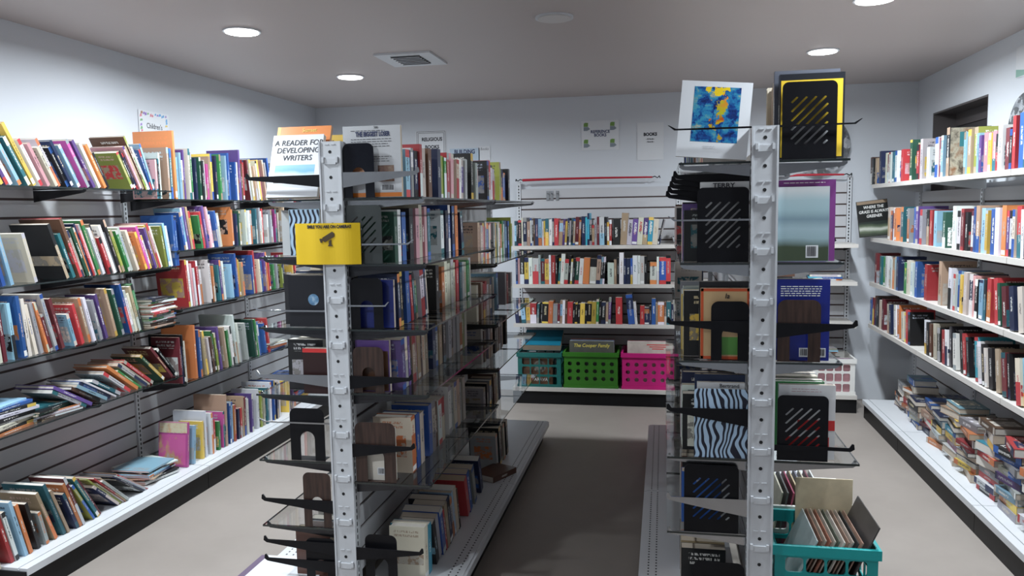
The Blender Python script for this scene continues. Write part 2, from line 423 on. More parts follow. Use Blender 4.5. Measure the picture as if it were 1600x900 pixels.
def loose_bracket(g, xc, s, z, mt, reach=.29, y=None, root=.055):
    o = bracket(None, 0, 0, 0, s, reach, mt, root=root)
    o.parent = g; at(o, (s,0,0), (0,0,1), (0,-s,0), (0, 0, 0))
    m = o.matrix_world.copy(); o.matrix_basis = Matrix.Translation((s*.041, (y if y is not None else GY[0]+.003)-GY[0], z)) @ m
for z, mt, rt in ((1.684, 'black', .045), (1.195, 'chrome', .006), (.955, 'chrome', .045), (.775, 'chrome', .006), (.478, 'black', .05), (.315, 'black', .05), (.242, 'black', .05)): loose_bracket(gl, XL, -1, z, mt, root=rt)  # loose brackets are all chrome; black ones carry shade in their colour
for z, mt, rt, rc in ((1.690, 'chrome', .055, .285), (1.436, 'chrome', .006, .26), (1.215, 'chrome', .006, .16), (.955, 'black', .05, .24), (.70, 'black', .05, .24), (.305, 'black', .05, .26)): loose_bracket(gl, XL, 1, z, mt, rc, root=rt)
for z, mt, rt in ((1.80, 'black', .006), (1.505, 'chrome', .008), (1.17, 'black', .045), (.875, 'black', .06), (.565, 'chrome', .06), (.24, 'black', .05)): loose_bracket(gr, XR, -1, z, mt, .265, root=rt)
for z, mt, rt in ((1.80, 'black', .006), (1.165, 'black', .05), (.758, 'black', .02)): loose_bracket(gr, XR, 1, z, mt, .25, root=rt)
for k in range(5): loose_bracket(gr, XR, -1, 1.655-.016*k, 'black', .245+.006*k, GY[0]+.05+.012*k)
# wall units ----------------------------------------------------------
LB_ = (2.60, 3.90, 5.14, 6.40)
XLP = -2.962
XLS = -2.655
LZ = [[1.685, 1.268, .955, .655], [1.640, 1.352, 1.025, .600], [1.640, 1.352, 1.025, .600]]
lw = thing('wall_shelving', 'white slatwall shelving with glass shelves under the Children\'s sign', 'shelving', (XW0, LB_[0], 0))
def rebase(t, k0):
    inv = Matrix.Translation(-t.location)
    for o in set(col.objects) - k0:
        if o.parent is None and o is not t:
            m = o.matrix_world.copy() if o.name.startswith('bracket') else o.matrix_basis.copy()
            o.parent = t; o.matrix_basis = inv @ m
def deckrun(x0, x1, y0, y1, side):
    # wall-unit base: deck, front rail, kick; side = aisle direction
    if side == '+x':
        MB().box(x0, x1-.045, y0, y1, ZB-.02, ZB).box(x1-.04, x1, y0, y1, ZB-.03, ZB).box(x1-.047, x1-.038, y0, y1, ZB-.02, ZB-.008).build('base_deck', MAT['deck'])
        MB().box(x1-.03, x1-.012, y0, y1, 0, ZB-.03).build('kick_plate', MAT['kick'])
    elif side == '-x':
        MB().box(x0+.045, x1, y0, y1, ZB-.02, ZB).box(x0, x0+.04, y0, y1, ZB-.03, ZB).box(x0+.038, x0+.047, y0, y1, ZB-.02, ZB-.008).build('base_deck', MAT['deck'])
        MB().box(x0+.012, x0+.03, y0, y1, 0, ZB-.03).build('kick_plate', MAT['kick'])
    else:
        MB().box(x0, x1, y0+.045, y1, ZB-.02, ZB).box(x0, x1, y0, y0+.04, ZB-.03, ZB).box(x0, x1, y0+.038, y0+.047, ZB-.02, ZB-.008).build('base_deck', MAT['cream'])
        MB().box(x0, x1, y0+.012, y0+.03, 0, ZB-.03).build('kick_plate', MAT['kick'])
k0 = set(col.objects)
for i in range(3):
    a, b = LB_[i], LB_[i+1]
    slats(None, 'x', XLP-.012, a+.016, b-.016, ZB+.02, 1.77, .02)
    for z in LZ[i]:
        ym = (a+b)/2
        glass_shelf(None, XLP+.016, XLS, a+.004, ym-.003, z); glass_shelf(None, XLP+.016, XLS, ym+.003, b-.004, z)
        for yy in (a+.04, ym, b-.04): bracket(None, XLP+.012, yy, z-.008, 1, .285)
    deckrun(XW0+.002, -2.526, a+.002, b-.002, '+x')
for y in LB_: standard(None, XLP-.004, y, 'x')
MB().box(XW0+.002, -2.53, LB_[0]-.006, LB_[0]+.001, 0, ZB-.012).build('end_panel', MAT['kick'])
rebase(lw, k0)
# back wall unit
BX = (-1.19, .115, 1.41); YP = 6.49; YS = 6.12; YD = 6.05
BZ = [1.262, .955, .638]
bwu = thing('wall_shelving', 'slatwall shelving with cream metal shelves on the back wall', 'shelving', (BX[0], YB, 0))
k0 = set(col.objects)
for i in range(2):
    a, b = BX[i], BX[i+1]
    slats(None, 'y', YP-.002, a+.016, b-.016, ZB+.02, 1.765, .02)
    for z in BZ:
        if i == 1 and z > 1.2: z = 1.255
        elif i == 1: z += .02
        metal_shelf(None, a+.004, b-.004, YS, YP-.014, z, '-y')
        for xx in (a+.03, b-.03): bracket(None, xx, YP-.014, z-.013, -1, .30, 'black', along='y')
    deckrun(a+.002, b-.002, YD, YP-.014, '-y')
for x in BX: standard(None, x, YP-.008, 'y', .15, 1.78)
rebase(bwu, k0)
# right wall unit
RYB = (2.65, 3.88, 5.11, 6.26); XRP = 1.872; XRS = 1.52; XRD = 1.42
RZ = [1.69, 1.295, .965, .648]
rw = thing('wall_shelving', 'white slatwall shelving with cream metal shelves by the dark window', 'shelving', (XW1, RYB[0], 0))
k0 = set(col.objects)
for i in range(3):
    a, b = RYB[i], RYB[i+1]
    slats(None, 'x', XRP, a+.016, b-.016, ZB+.02, 1.70, .02)
    for z in RZ:
        metal_shelf(None, XRS, XRP-.012, a+.003, b-.003, z, '-x')
        for yy in (a+.04, b-.04): bracket(None, XRP-.012, yy, z-.013, -1, .30, 'white')
    deckrun(XRD, XRP-.012, a+.002, min(b, 5.95)-.002, '-x')
for y in RYB: standard(None, XRP-.008, y, '-x', .15, 1.70)
rebase(rw, k0)
# ------------------------------------------------------------------ books
C = dict(w=('white', (.76,.77,.78)), e=('cream', (.66,.60,.48)), k=('black', (.012,.012,.015)), n=('navy', (.015,.025,.085)), b=('blue', (.015,.10,.40)),
    l=('light blue', (.26,.50,.68)), c=('turquoise', (.01,.42,.60)), t=('dark teal', (.012,.13,.17)), g=('green', (.03,.26,.06)), d=('dark green', (.012,.085,.05)),
    y=('yellow', (.78,.50,.02)), o=('orange', (.70,.19,.03)), r=('red', (.55,.022,.03)), m=('maroon', (.16,.015,.025)), p=('pink', (.72,.33,.38)),
    f=('magenta', (.52,.05,.28)), v=('purple', (.13,.06,.28)), s=('grey', (.38,.39,.40)), a=('tan', (.46,.31,.19)), u=('brown', (.13,.055,.03)), i=('olive green', (.30,.34,.03)))
BOOKS = []
def shade(c, rnd):
    k = rnd.uniform(.62, 1.1); L_ = .3*c[0]+.55*c[1]+.15*c[2]; c = tuple(x*.84+L_*.16+.004 for x in c); return tuple(max(.004, min(.85, x*k*rnd.uniform(.93, 1.07))) for x in c)
ORD = ['topmost', 'second', 'third', 'fourth', 'fifth', 'sixth', 'bottom']
def add_book(kind, ex, ey, ez, p, t, w_, h, ca, cb, label, group, hard=False, rnd3=None):
    BOOKS.append(dict(kind=kind, ex=Vector(ex), ey=Vector(ey), ez=Vector(ez), p=Vector(p), t=t, w=w_, h=h, ca=ca, cb=cb, label=label, group=group, hard=hard, r=rnd3 or (random.random(), random.random(), random.random())))
    return BOOKS[-1]
AX = {'+Y': Vector((0,1,0)), '-Y': Vector((0,-1,0)), '+X': Vector((1,0,0))}
TMAX = dict(paperback=.045, picture_book=.017, novel=.046, reference_book=.05, textbook=.045)
def row(spec, d, plane, z, kind, place, group, start=None, hard=.3, setback=.012, end=None, wmax=.245, wr=.72):
    dv = AX[d]; up = Vector((0,0,1)); inn = up.cross(dv)  # d x in = up
    z += .0008
    def P(c): return (plane, c, z) if d[1] == 'Y' else (c, plane, z)
    sg = -1 if d[0] == '-' else 1
    def solve(u):
        lo, hi = (1.2, 6.6) if d[1] == 'Y' else (-3., 2.)
        f0 = pju(P(lo)); inc = pju(P(hi)) > f0
        for _ in range(50):
            m = (lo+hi)/2
            if (pju(P(m)) < u) == inc: lo = m
            else: hi = m
        return (lo+hi)/2
    rnd = random.Random(sum(map(ord, spec)) + int(z*1000))
    ang = 0.; H = .24; items = []; segs = []
    cur = dict(a=None, it=[])
    for tk in spec.split():
        if tk[0] == 'H': H = float(tk[1:])/100
        elif tk[0] == '<': ang = math.radians(float(tk[1:]))
        elif tk[0] == '@':
            c = solve(float(tk[1:])); cur['b'] = c; segs.append(cur); cur = dict(a=c, it=[])
        elif tk[0] == '_': cur['it'].append(('gap', float(tk[1:]), ang, 0, None, None))
        else:
            k = len(tk); hm = 1.
            while tk and tk[-1] in '+-^=':
                hm *= {'+': 1.15, '^': 1.36, '-': .83, '=': .66}[tk[-1]]; tk = tk[:-1]
            wt = float(tk[-1]); cs = tk[:-1]
            cur['it'].append(('book', wt*rnd.uniform(.9, 1.1), ang + math.radians(rnd.uniform(-.5, .5)), H*hm*(rnd.uniform(.80, 1.08) if kind == 'picture_book' else rnd.uniform(.90, 1.06)), cs[0], cs[1:2] or rnd.choice('weknbryoats')))
    if cur['it']: cur['b'] = None; segs.append(cur)
    prev = None; out = []
    s = start*sg if start is not None else None
    for sg_ in segs:
        its = sg_['it']
        if sg_['a'] is not None: s = sg_['a']*sg
        if not its: continue
        tot = sum(q[1] for q in its); gaps = 0.; pv = prev
        for q in its:
            if q[0] != 'book': continue
            if pv: gaps += max(0, min(pv[3], q[3])*(math.tan(q[2]) - math.tan(pv[2])))
            pv = q
        if sg_['b'] is not None and s is not None: k = max(.0035, (sg_['b']*sg - s - gaps)/tot)
        elif end is not None: k = max(.004, (end*sg - s - gaps)/tot)
        else: k = .011
        k = min(k, .05)
        if s is None: s = sg_['b']*sg - tot*k
        for q in its:
            fp = q[1]*k
            if q[0] == 'gap': s += fp; prev = None; continue
            a = q[2]; t = min(max(.003, fp*math.cos(a) - .0006), TMAX[kind]*(2. if q[5] == '!' else 1.)); h = q[3]
            if prev: s += max(0, min(prev[3], h)*(math.tan(a) - math.tan(prev[2])))
            x0 = s + max(0, fp - t/math.cos(a) - .0006) if a >= 0 else s + fp - t*math.cos(a)
            zz = z if a >= 0 else z + t*math.sin(-a)
            sb = rnd.uniform(0, setback)
            base = Vector(P(x0*sg)) + inn*sb; base.z = zz
            ex = dv*math.cos(a) + up*math.sin(a); ez = up*math.cos(a) - dv*math.sin(a)
            out.append((q, ex, inn, ez, base, t, min(wmax, h*wr*rnd.uniform(.92, 1.08)), h, q[4], q[5], shade(C[q[4]][1], rnd), shade(C[q[5]][1], rnd), rnd.random() < hard, (rnd.random(), rnd.random(), rnd.random())))
            s += fp; prev = q
    R = []
    for j, b in enumerate(out):
        c0 = C[b[8]][0]; n1 = C[out[j-1][8]][0] if j else None; n2 = C[out[j+1][8]][0] if j+1 < len(out) else None
        nm = kind.replace('_', ' ')
        sz = 'thin ' if b[5] < .010 else ('thick ' if b[5] > .028 else '')
        if b[0][2] > .5: sz += 'slumped '
        if n1 and n2: bt = f'between {n1} and {n2} ones' if n1 != n2 else f'between two {n1} ones'
        elif n2: bt = f'at row end beside {n2} one'
        elif n1: bt = f'at row end after {n1} one'
        else: bt = 'standing alone'
        R.append(add_book(kind, b[1], b[2], b[3], b[4], b[5], b[6], b[7], b[10], b[11], f'{sz}{c0} {nm} {bt}, {place}', group, b[12], b[13]))
    return R
def pile(x, y, z, cols, inn, kind, place, group, t=(.012, .035), w_=(.13, .17), h=(.19, .25), jit=.12, hard=.7):
    rnd = random.Random(int(x*977 + y*1313 + z*71) + len(cols)); inn = Vector(inn); up = Vector((0,0,1)); zz = z + .0008; R = []
    for j, c in enumerate(cols):
        tt = rnd.uniform(*t); ww = rnd.uniform(*w_); hh = rnd.uniform(*h); a = rnd.uniform(-jit, jit)
        iv = Matrix.Rotation(a, 3, 'Z') @ inn; ez = up.cross(iv)
        p = Vector((x, y, zz)) - ez*hh/2 + iv*rnd.uniform(-.01, .015)
        if kind == 'novel' and rnd.random() < .33: p = p + ez*hh + iv*ww; ez = -ez; iv = -iv  # fore-edge towards the aisle
        nm = kind.replace('_', ' '); c0 = C[c][0]; sz = 'thin ' if tt < .012 else ('thick ' if tt > .03 else '')
        if j == 0: bt = f'at the bottom, under {C[cols[1]][0]} one' if len(cols) > 1 else 'lying alone'
        elif j == len(cols)-1: bt = f'lying on top of {C[cols[j-1]][0]} one'
        else: bt = f'lying between {C[cols[j-1]][0]} and {C[cols[j+1]][0]} ones'
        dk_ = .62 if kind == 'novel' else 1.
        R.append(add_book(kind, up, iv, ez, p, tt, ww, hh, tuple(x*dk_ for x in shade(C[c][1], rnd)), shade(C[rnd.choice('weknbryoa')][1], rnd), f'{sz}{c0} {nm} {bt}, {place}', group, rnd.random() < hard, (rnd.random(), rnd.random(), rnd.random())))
        zz += tt + .0006
    return R
PB, HB, RB, BK = 'picture_book', 'novel', 'reference_book', 'textbook'
# --- children's wall: outer bay
xs = XLS - .012
q = 'children\'s books in the outer bay'
P0 = 'in children\'s outer bay'
row('H23 <30 @-30 f2 i2 o1 m1 v1 w1 l2 t2 @50 yd2^ w2 pk2 ew2 w1 @98 k3 n1 lw2 @128 fs3 v2 e2 oa2 k1 @174 i5 @211 kw2 n1 pv1 a2 ui1^ g1 w1 <22 b1 lb1^ @243', '+Y', xs, LZ[0][0], PB, 'top shelf ' + P0, q)
row('H27 <14 @-30 a2 n2 b2 l2 @25 es5 <21 ka6 @112 t3 u3 e1 a1 d2 o1 n1 r1 p1 @155 g2 w2 @168 a1 r2- w2 s2- k1 e1 @194 i1 g2 s1 e3- @222 o3- f1 w1- v2 y1 p1 e1 @257 <10 iw2- l2 w1 <3 b2 bc1 @283', '+Y', xs, LZ[0][1], PB, 'second shelf ' + P0, q)
row('H25 <5 @-25 a2 e2 m1 l2 b2 e1 @52 <11 e2 s2 <15 o1 m2- s2 @93 m2+ l3= r2- @135 a2 w1 s2 v2 a3 d2 b3 w1 e1 a1 g1 @226', '+Y', xs, LZ[0][2], PB, 'third shelf ' + P0, q)
row('H25 <60 @135 s2 v2 u3 l2 b2 w1 t3 <54 w3 o3 g1 s3 e1 r2 <48 d5 @262 <42 m2 k1 @282', '+Y', xs, LZ[0][3], PB, 'fourth shelf ' + P0, q)
row('H27 <10 @-30 s5 <14 r2 w1 l2 o1 k2- s2= @80 <21 a2 t3 a1 n3- o1 m1 <31 i1 t2 m1 @162 <48 n4 i2 e2 r2 s3 a2 <56 k2 n2 s2 w1 r1 @236', '+Y', xs+.045, ZB, PB, 'bottom deck ' + P0, q)
pile(-2.68, 2.745, LZ[0][3], 'okeskwkbl', (-1,0,0), PB, 'fourth shelf ' + P0, q, (.006, .018), (.19, .24), (.24, .29), .2, .4)
pile(-2.68, 2.99, LZ[0][3], 'auwkdkt', (-1,0,0), PB, 'fourth shelf ' + P0, q, (.005, .013), (.19, .24), (.22, .27), .2, .3)
pile(-2.66, 3.765, LZ[0][2], 'aukwwgsdrwsrwrgk', (-1,0,0), PB, 'third shelf ' + P0, q, (.004, .016), (.19, .24), (.20, .225), .12, .3)
pile(-2.66, 3.66, ZB, 'kwskanlkwl', (-1,0,0), PB, 'bottom deck ' + P0, q, (.004, .011), (.19, .24), (.21, .25), .3, .2)
# corner bay
q = 'children\'s books in the corner bay'; P0 = 'in children\'s corner bay'
row('H26 <1 @248 p1 k1 w1 al5 t2+ o3^ @281 l1 l2 w2 v1 e5+ g1 @305 n2 d2 k1 w1 f2 a1 y1 @337 n2 g2 l3 b1+ b4+ @374 e1 v1+ u1 r1 <10 m3 e2 a2 e2 y1 f1 a3 s2 b2+ @428 w2 s2 a2 b1 e2 k1 g2 w1 @480', '+Y', xs, LZ[1][0], PB, 'top shelf ' + P0, q)
row('H24 <10 @284 b3 l1 v1 a2 y1 g4- r1 v2 p2 w1 p1 b3 w1 @349 <2 ok6 n2 d1 wy3+ @388 w2 s1 t3 s2 w1 r1 w3 s2 k1 f2 e2 a3+ @447 w4 r1 k1 n1 @475', '+Y', xs, LZ[1][1], PB, 'second shelf ' + P0, q)
row('H25 <5 @287 ry3+ w1 pr1 w1 rw1 w1 @320 w4 o2- t2 v1 w1 l4- b2+ @376 o1 y1 a2- @384 b4+ r1+ e2 b1- v1 o1 r1 g2- s1 i2- n1 y4- r1 @466', '+Y', xs, LZ[1][2], PB, 'third shelf ' + P0, q)
row('H26 <2 m1 n1 k1 e2 @296 o4+ b2 <8 a1 w2 u1 g1 i1 v1 a2 g2- w1 w2+ w1 @380 sd3 d3+ g1 w1 b3 r1 @424', '+Y', xs, LZ[1][3], PB, 'fourth shelf ' + P0, q, start=3.915)
pile(-2.66, 5.00, LZ[1][3], 'bowws', (-1,0,0), PB, 'fourth shelf ' + P0, q, (.006, .02), (.19, .24), (.2, .26), .25, .3)
row('H26 <-7 @284 fi3 l2 <-1 y3- w1 w2 r1- @340 g2- f2 a1+ b2 l1 o1- n2- r1- a1 m1 w1 v2 @398 w2 i1 e1 t1 w1 b1 n1 w1 y3- v2- @462', '+Y', xs+.045, ZB, PB, 'bottom deck ' + P0, q)
pile(-2.68, 5.35, ZB+.0, 'uyrdwmb', (-1,0,0), PB, 'bottom deck past corner bay', 'children\'s books past the corner bay', (.02, .04), (.18, .24), (.22, .28), .2)
# --- back wall
q = 'reference books on the back wall'; bs = YS + .018
row('H21 <0 @804 l1 k1 k2 e1 n2 a2 w1 k1 u1 n2 l2 w1 y1 t2 w2 s1 @866 r2 <-3 l2 v1 y1 k1 s1 k1 a1 m2 s1 <0 n2+ c1+ c1+ @921 k1 a1- s1 m1 wl2+ k1 w1- rw1 k3 @968 <-4 a3+ wn2 v2 e2 va2 c2 e2 @1027 <-12 k1 s1', '+X', bs, BZ[0], RB, 'top shelf on back wall', q, setback=.006)
row('H22 <0 @806 n1 p1 kw2 y2 w2 w3 s1 m2 y2 wt1 r2 k1 <-4 t1 wr2+ s2 k1 w1 k1 d2 wr2 o3 @920 k3 a2 kl1 kw1 <0 w4- a1- k1 w2+ n1 nl2 b1 w2 w1 w2 k1 w4- w1 b3 rk2 @1048', '+X', bs, BZ[1], RB, 'middle shelf on back wall', q, setback=.006)
row('H17 <5 @806 n2 w1 l2 <0 y2 r3 <-3 t1 k4 @856 <-2 o2+ s2 m1 l1+ w1+ u1+ r2 ky1 ky1 ky1 yk2 ky1 ky2 yk2 g1+ ky1+ k2 a1 @950 v1^ <0 rw4^ _2 <5 nb3^ w1 @1000 <0 ro2- o2- kn1- b2+ a1 @1028 ow3 u1 t2 n1 e1 @1056', '+X', bs, BZ[2], RB, 'lowest shelf on back wall', q, setback=.006)
# --- right wall (novels)
q = 'novels on the wall by the window'; rs = XRS + .012
row('H20 <2 @1355 u2 k1 <0 a2 n2+ e3 mw1 w1 t2 w1+ rp3 @1419 d1^ r3+ s1+ w3 w3+ @1464 m1+ l1+ @1471 ka2^ _4 @1502 l1+ a3+ i2+ l1 v1 pr2 y1 p2 k1- w2 m2 k1 rp1+ b3+ w2 @1605 w2 e2 @1640 a3 n3 w3 r3 k3 e3 g3 b3', '-Y', rs, RZ[0], HB, 'top shelf by window', q, hard=.6)
row('H22 <0 @1386 e1 n1 o1 o1 p2 t1 s3 b2 v1 sr2 k2 r1 l2 d3 @1476 w4+ w2 m1 k1 @1508 wm3 b1 a2 l2 y1 b3 w2 ok2 v1 w2 e1 <3 r2 w1 k2 @1606 w2 n2 @1640 e3 m3 w3 t3 k3 w3 o3 n3', '-Y', rs, RZ[1], HB, 'second shelf by window', q, hard=.6)
row('H21 <0 @1365 m1 t3 g2 w1 w2 a1 l1 nb1+ gr4 e1 w1 b2 rk3 @1457 a2+ w4+ @1486 w1 l2 yk1 e2 n2 p1 kw1 l2 k1 ro2 <9 r2 d1 m2 n3 e2 l3 @1610 w2 k2 @1640 l3 e3 k3 r3 w3 a3 d3 w3', '-Y', rs, RZ[2], HB, 'third shelf by window', q, hard=.6)
row('H21 <0 @1356 b2 m1 u1 k1 e2 m1 <6 e3 n1 w2 o2 ey2 s1 rk1 kb1 @1441 w2 k1 u1 e2 k2 r2 w1 kw1 w2 <10 k2 r1 k1 @1511 c5 w2 k1 e1 k2 am3 m3 k1 @1575 e5 l1 k3 @1612 w3 @1640 k3 u3 e3 b3 w3 m3 s3 e3', '-Y', rs, RZ[3], HB, 'fourth shelf by window', q, hard=.6)
# flat books lying across the second shelf's row, behind the spines
q = 'novels piled on the deck by the window'
PL = [(1.60, 5.72, 'vnkts'), (1.60, 5.49, 'eoraoul'), (1.56, 5.26, 'beskn'), (1.74, 5.22, 'wsksdk'), (1.58, 5.06, 'nmranb'), (1.74, 4.93, 'eansfk'),
      (1.55, 4.81, 'oewkln'), (1.72, 4.66, 'aumeeu'), (1.54, 4.55, 'ewfyckyal'), (1.72, 4.40, 'aueoan'), (1.53, 4.29, 'oyewmrkos'), (1.70, 4.12, 'ukmna'),
      (1.53, 4.03, 'kwrskrcwnu'), (1.70, 3.86, 'btntae'), (1.52, 3.77, 'wolsvesbkr'), (1.70, 3.62, 'nteobk'), (1.52, 3.50, 'ewklrnya')]
NTH = ('first', 'second', 'third', 'fourth', 'fifth', 'sixth', 'seventh', 'eighth', 'ninth', 'tenth')
kf = kb = 0
for j, (x, y, cs) in enumerate(PL):
    if x < 1.66 or j == 1: pn = NTH[kf] + ' front pile from back wall'; kf += 1
    else: pn = NTH[kb] + ' rear pile from back wall'; kb += 1
    pile(x, y, ZB, cs, (1,0,0), HB, pn, q, (.022, .045), (.13, .15), (.19, .215), .22, .7)
# --- left gondola, aisle side
q = 'books on the yellow-signed gondola'; gw = dict(wmax=.175, setback=.008)
P1 = 'gondola end bay'; P2 = 'gondola back bay'
row('H19 <0 l2 n1 w1 n2 r1+ e2 u2 @677 n4+ i1 g1 r1 <-3 p2 e2 w1 v2 s1 <0 @731 k3+ s1 p1- k4+ r1+ w1 s1 @774 ia3+ n1 b1- b1- k2 @808', '+Y', -.908, LR1[0], BK, 'top shelf ' + P1, q, start=2.71, wmax=.21)
row('H20 <0 d1 w1 b2 k2 p2 e1 m1 p1 t1 w5 n2 b1 n2 or2 <9 n2 @727', '+Y', -.955, LR1[1], BK, 'second shelf ' + P1, q, start=2.70, **gw)
row('H19 <3 n1 k1 b3+ <7 r1 t1 g1- w3 nb1 e1 @672 <0 kn3 o2 e1 e1 e1 e1 r1 t1 w1 e1 g1 e1 @738', '+Y', -.945, LR1[2], BK, 'third shelf ' + P1, q, start=2.705, **gw)
row('H19 <3 v2 e2 v1 u1 a2 p1 a2 u1 e2 a2 @672 <0 n2 s1 a1 k1 w2 k1 s1 s1 e1 i1 e1 @738', '+Y', -.94, LR1[3], BK, 'fourth shelf ' + P1, q, start=2.70, **gw)
row('H21 <2 eo2 b1 e1 b2 e1 u1 w1 r1 w2 s1 e1 a1 s1 e1 @742', '+Y', -.93, LR1[4], BK, 'fifth shelf ' + P1, q, start=2.70, **gw)
row('H20 <0 a3 e1 p1 r1 s1 b1 e1 p1 s2 a1 d1 e1 w1 o1 g1 w1 l2 n2 @797 i2+ @803', '+Y', -.95, LR2[1], BK, 'second shelf ' + P2, q, start=3.93, **gw)
row('H19 <0 e1 a2 r1 r1 w1 e1 s2+ <5 l2+ _2 <0 s3+ r1 s2 @805', '+Y', -.95, LR2[2], BK, 'third shelf ' + P2, q, start=3.93, **gw)
row('H18 <0 e2 u1 s2 a1 k2 s1 u1 n1 a1 k2 @808', '+Y', -.94, LR2[3], BK, 'fourth shelf ' + P2, q, start=3.93, **gw)
row('H18 <0 s1 k2 s1 <6 k1 u1 s1 e1 n1 @806', '+Y', -.93, LR2[4], BK, 'fifth shelf ' + P2, q, start=3.93, **gw)
row('H21 <0 e3 cw2 <14 kl2 s2 b2 r1 a2 k2 s2 l1 e2 u1 @722 <18 rn3 b1 s2 nb3 @770 _2 <8 s2 k1 m1 e1 k2 @810', '+Y', -.885, ZB, BK, 'bottom deck of the gondola', q, start=2.74, wmax=.21)
pile(XL+.35, 3.93, ZB, 'u', (-1,0,0), BK, 'gondola deck edge', q, (.03, .034), (.14, .15), (.20, .21), .5)
# left gondola, children's side (d = -Y, rows end near the camera)
q = 'books on the far side of the yellow-signed gondola'; s1 = XL - SW + .03
P3 = 'gondola children\'s side'
LV = ('top', 'second', 'third', 'fourth', 'fifth', 'sixth', 'bottom')
for lv, zz, sp in zip(LV, LL1 + [ZB], ('H24 <0 n2 e1 w2 r1 y1 k1 e2', 'H16 s2 w1 n1 f1 e2 w1 s1 w1', 'H20 e2 k1 w1 n2 w1 k2', 'H19 a1 e1 u1 e1 a1 e1 u1 k2', 'H19 e2 u1 w1 b1', 'H17 u2 e1 k1 e1', 'H18 e2 k2 w1 u2')):
    far = .13 if lv == 'top' else (.35 if lv in ('fifth', 'sixth') else .015)
    row(sp, '-Y', XL-.045-.20, zz, BK, lv + ' shelf ' + P3, q, start=2.99+far, end=2.705+far, wmax=.175, setback=.006)
# --- right gondola
q = 'books on the zebra bookend gondola'; sL = XR - SW + .055; sR = XR + SW - .09
PZ = 'zebra gondola dark-aisle side'; PW = 'zebra gondola window side'
for lv, zz, sp in zip(LV[1:5] + ('bottom',), RLZ[1:] + [ZB], ('H19 k1 s2 n2 w1 k1 p1 k1 w1 v1 k2', 'H22 w1 l1 s1 a2 w2 y1 s2 k2', 'H21 u2 k1 e1 k2 w1 n2+ w1 k2', 'H19 u2 e1 s1 u1 k1 b2', 'H20 k2 e1 b2 y1 a1 k2')):
    row(sp, '-Y', .062, zz, 'paperback', lv + ' shelf ' + PZ, q, start=3.08, end=2.725, wmax=.19, setback=.006)
    sp2 = list('uksekunaswbe'); random.Random(lv).shuffle(sp2)
    row('H19 ' + ' '.join(c + '2' for c in sp2[:7]), '-Y', .062, zz, 'paperback', lv + ' shelf far end, zebra gondola', q, start=4.9, end=4.55, wmax=.19)
row('H22 e1 a1 e1 p1 e1 m1 a2 e1', '-Y', .13, RLZ[0], 'paperback', 'top of ' + PZ, q, start=3.05, end=2.80, wmax=.14)
rt = random.Random(11)
row('H25 ' + ' '.join(rt.choice('aeswnukmtbe') + str(rt.choice((3, 4))) + rt.choice(('', '-', '')) for _ in range(44)), '-Y', .115, RLZ[0], 'paperback', 'top row zebra gondola', q, start=4.98, end=3.10, wmax=.15)  # unseen row of books, added to keep light out of the middle aisle
for lv, zz, sp in zip(LV, RRZ, ('H26 <0 w1 n1 a1 s2 e1 w1', 'H24 v2 s1 w1 k1 e2 b1', 'H24 n1 w1 e2 u1 r1 e1', 'H23 g1 w1 s1 e2 w1 p1')):
    row(sp, '+Y', .55, zz, 'paperback', lv + ' shelf ' + PW, q, start=2.79, end=3.0, wmax=.18)
#SPECIALS
# --- make the books
pg = MB().box(0, 1, 0, 1, 0, 1).mesh('pages', MAT['pages'])
def book_geo(b):
    t, w_, h = b['t'], b['w'], b['h']; c = min(.0026 if b['hard'] else .0012, t*.2); n = 8
    pr = [(0, w_), (0, 0), (t, 0), (t, w_), (t-c, w_), (t-c, c), (c, c), (c, w_)]
    v = [(x, y, 0) for x, y in pr] + [(x, y, h) for x, y in pr]
    f = []; uv = []
    for i in range(8):
        j = (i+1) % 8; f.append((i, j, j+8, i+8))
        if i == 1: uv += [(.001, 0), (.999, 0), (.999, 1), (.001, 1)]
        elif i == 0: uv += [(2.999, 0), (2.001, 0), (2.001, 1), (2.999, 1)]
        elif i == 2: uv += [(4.001, 0), (4.999, 0), (4.999, 1), (4.001, 1)]
        else: uv += [(-1, .5)]*4
    for a_, b_, c_, d_ in ((0, 1, 6, 7), (1, 2, 5, 6), (2, 3, 4, 5)):
        f.append((a_, b_, c_, d_)[::-1]); f.append((a_+8, b_+8, c_+8, d_+8)); uv += [(-1, .5)]*8
    return v, f, uv, c
def set_cols(me, A, B, R):
    for nm, dta in (('cA', A), ('cB', B), ('cR', R)):
        a = me.attributes.new(nm, 'FLOAT_COLOR', 'POINT'); a.data.foreach_set('color', dta)
import re
def fit(lb):
    w_ = lb.split()
    while len(w_) > 16 and w_[0] in ('thin', 'thick', 'slumped'): w_ = w_[1:]
    lb = ' '.join(w_)
    if len(w_) > 16: lb = re.sub(r'between (\S+(?: \S+)?) and (\S+(?: \S+)?) ones', r'after \1 one', lb)
    return lb
for b in BOOKS: b['label'] = fit(b['label'])
labels = {}
for b in BOOKS: labels.setdefault(b['label'], []).append(b)
for lb, bs_ in list(labels.items()):
    if 2 <= len(bs_) <= 3 and len(lb.split()) <= 15:
        bs_.sort(key=lambda b: -b['h'])
        for b, wd_ in zip(bs_, ('taller', 'shorter') if len(bs_) == 2 else ('tallest', 'medium-height', 'shortest')):
            b['label'] = wd_ + ' ' + lb
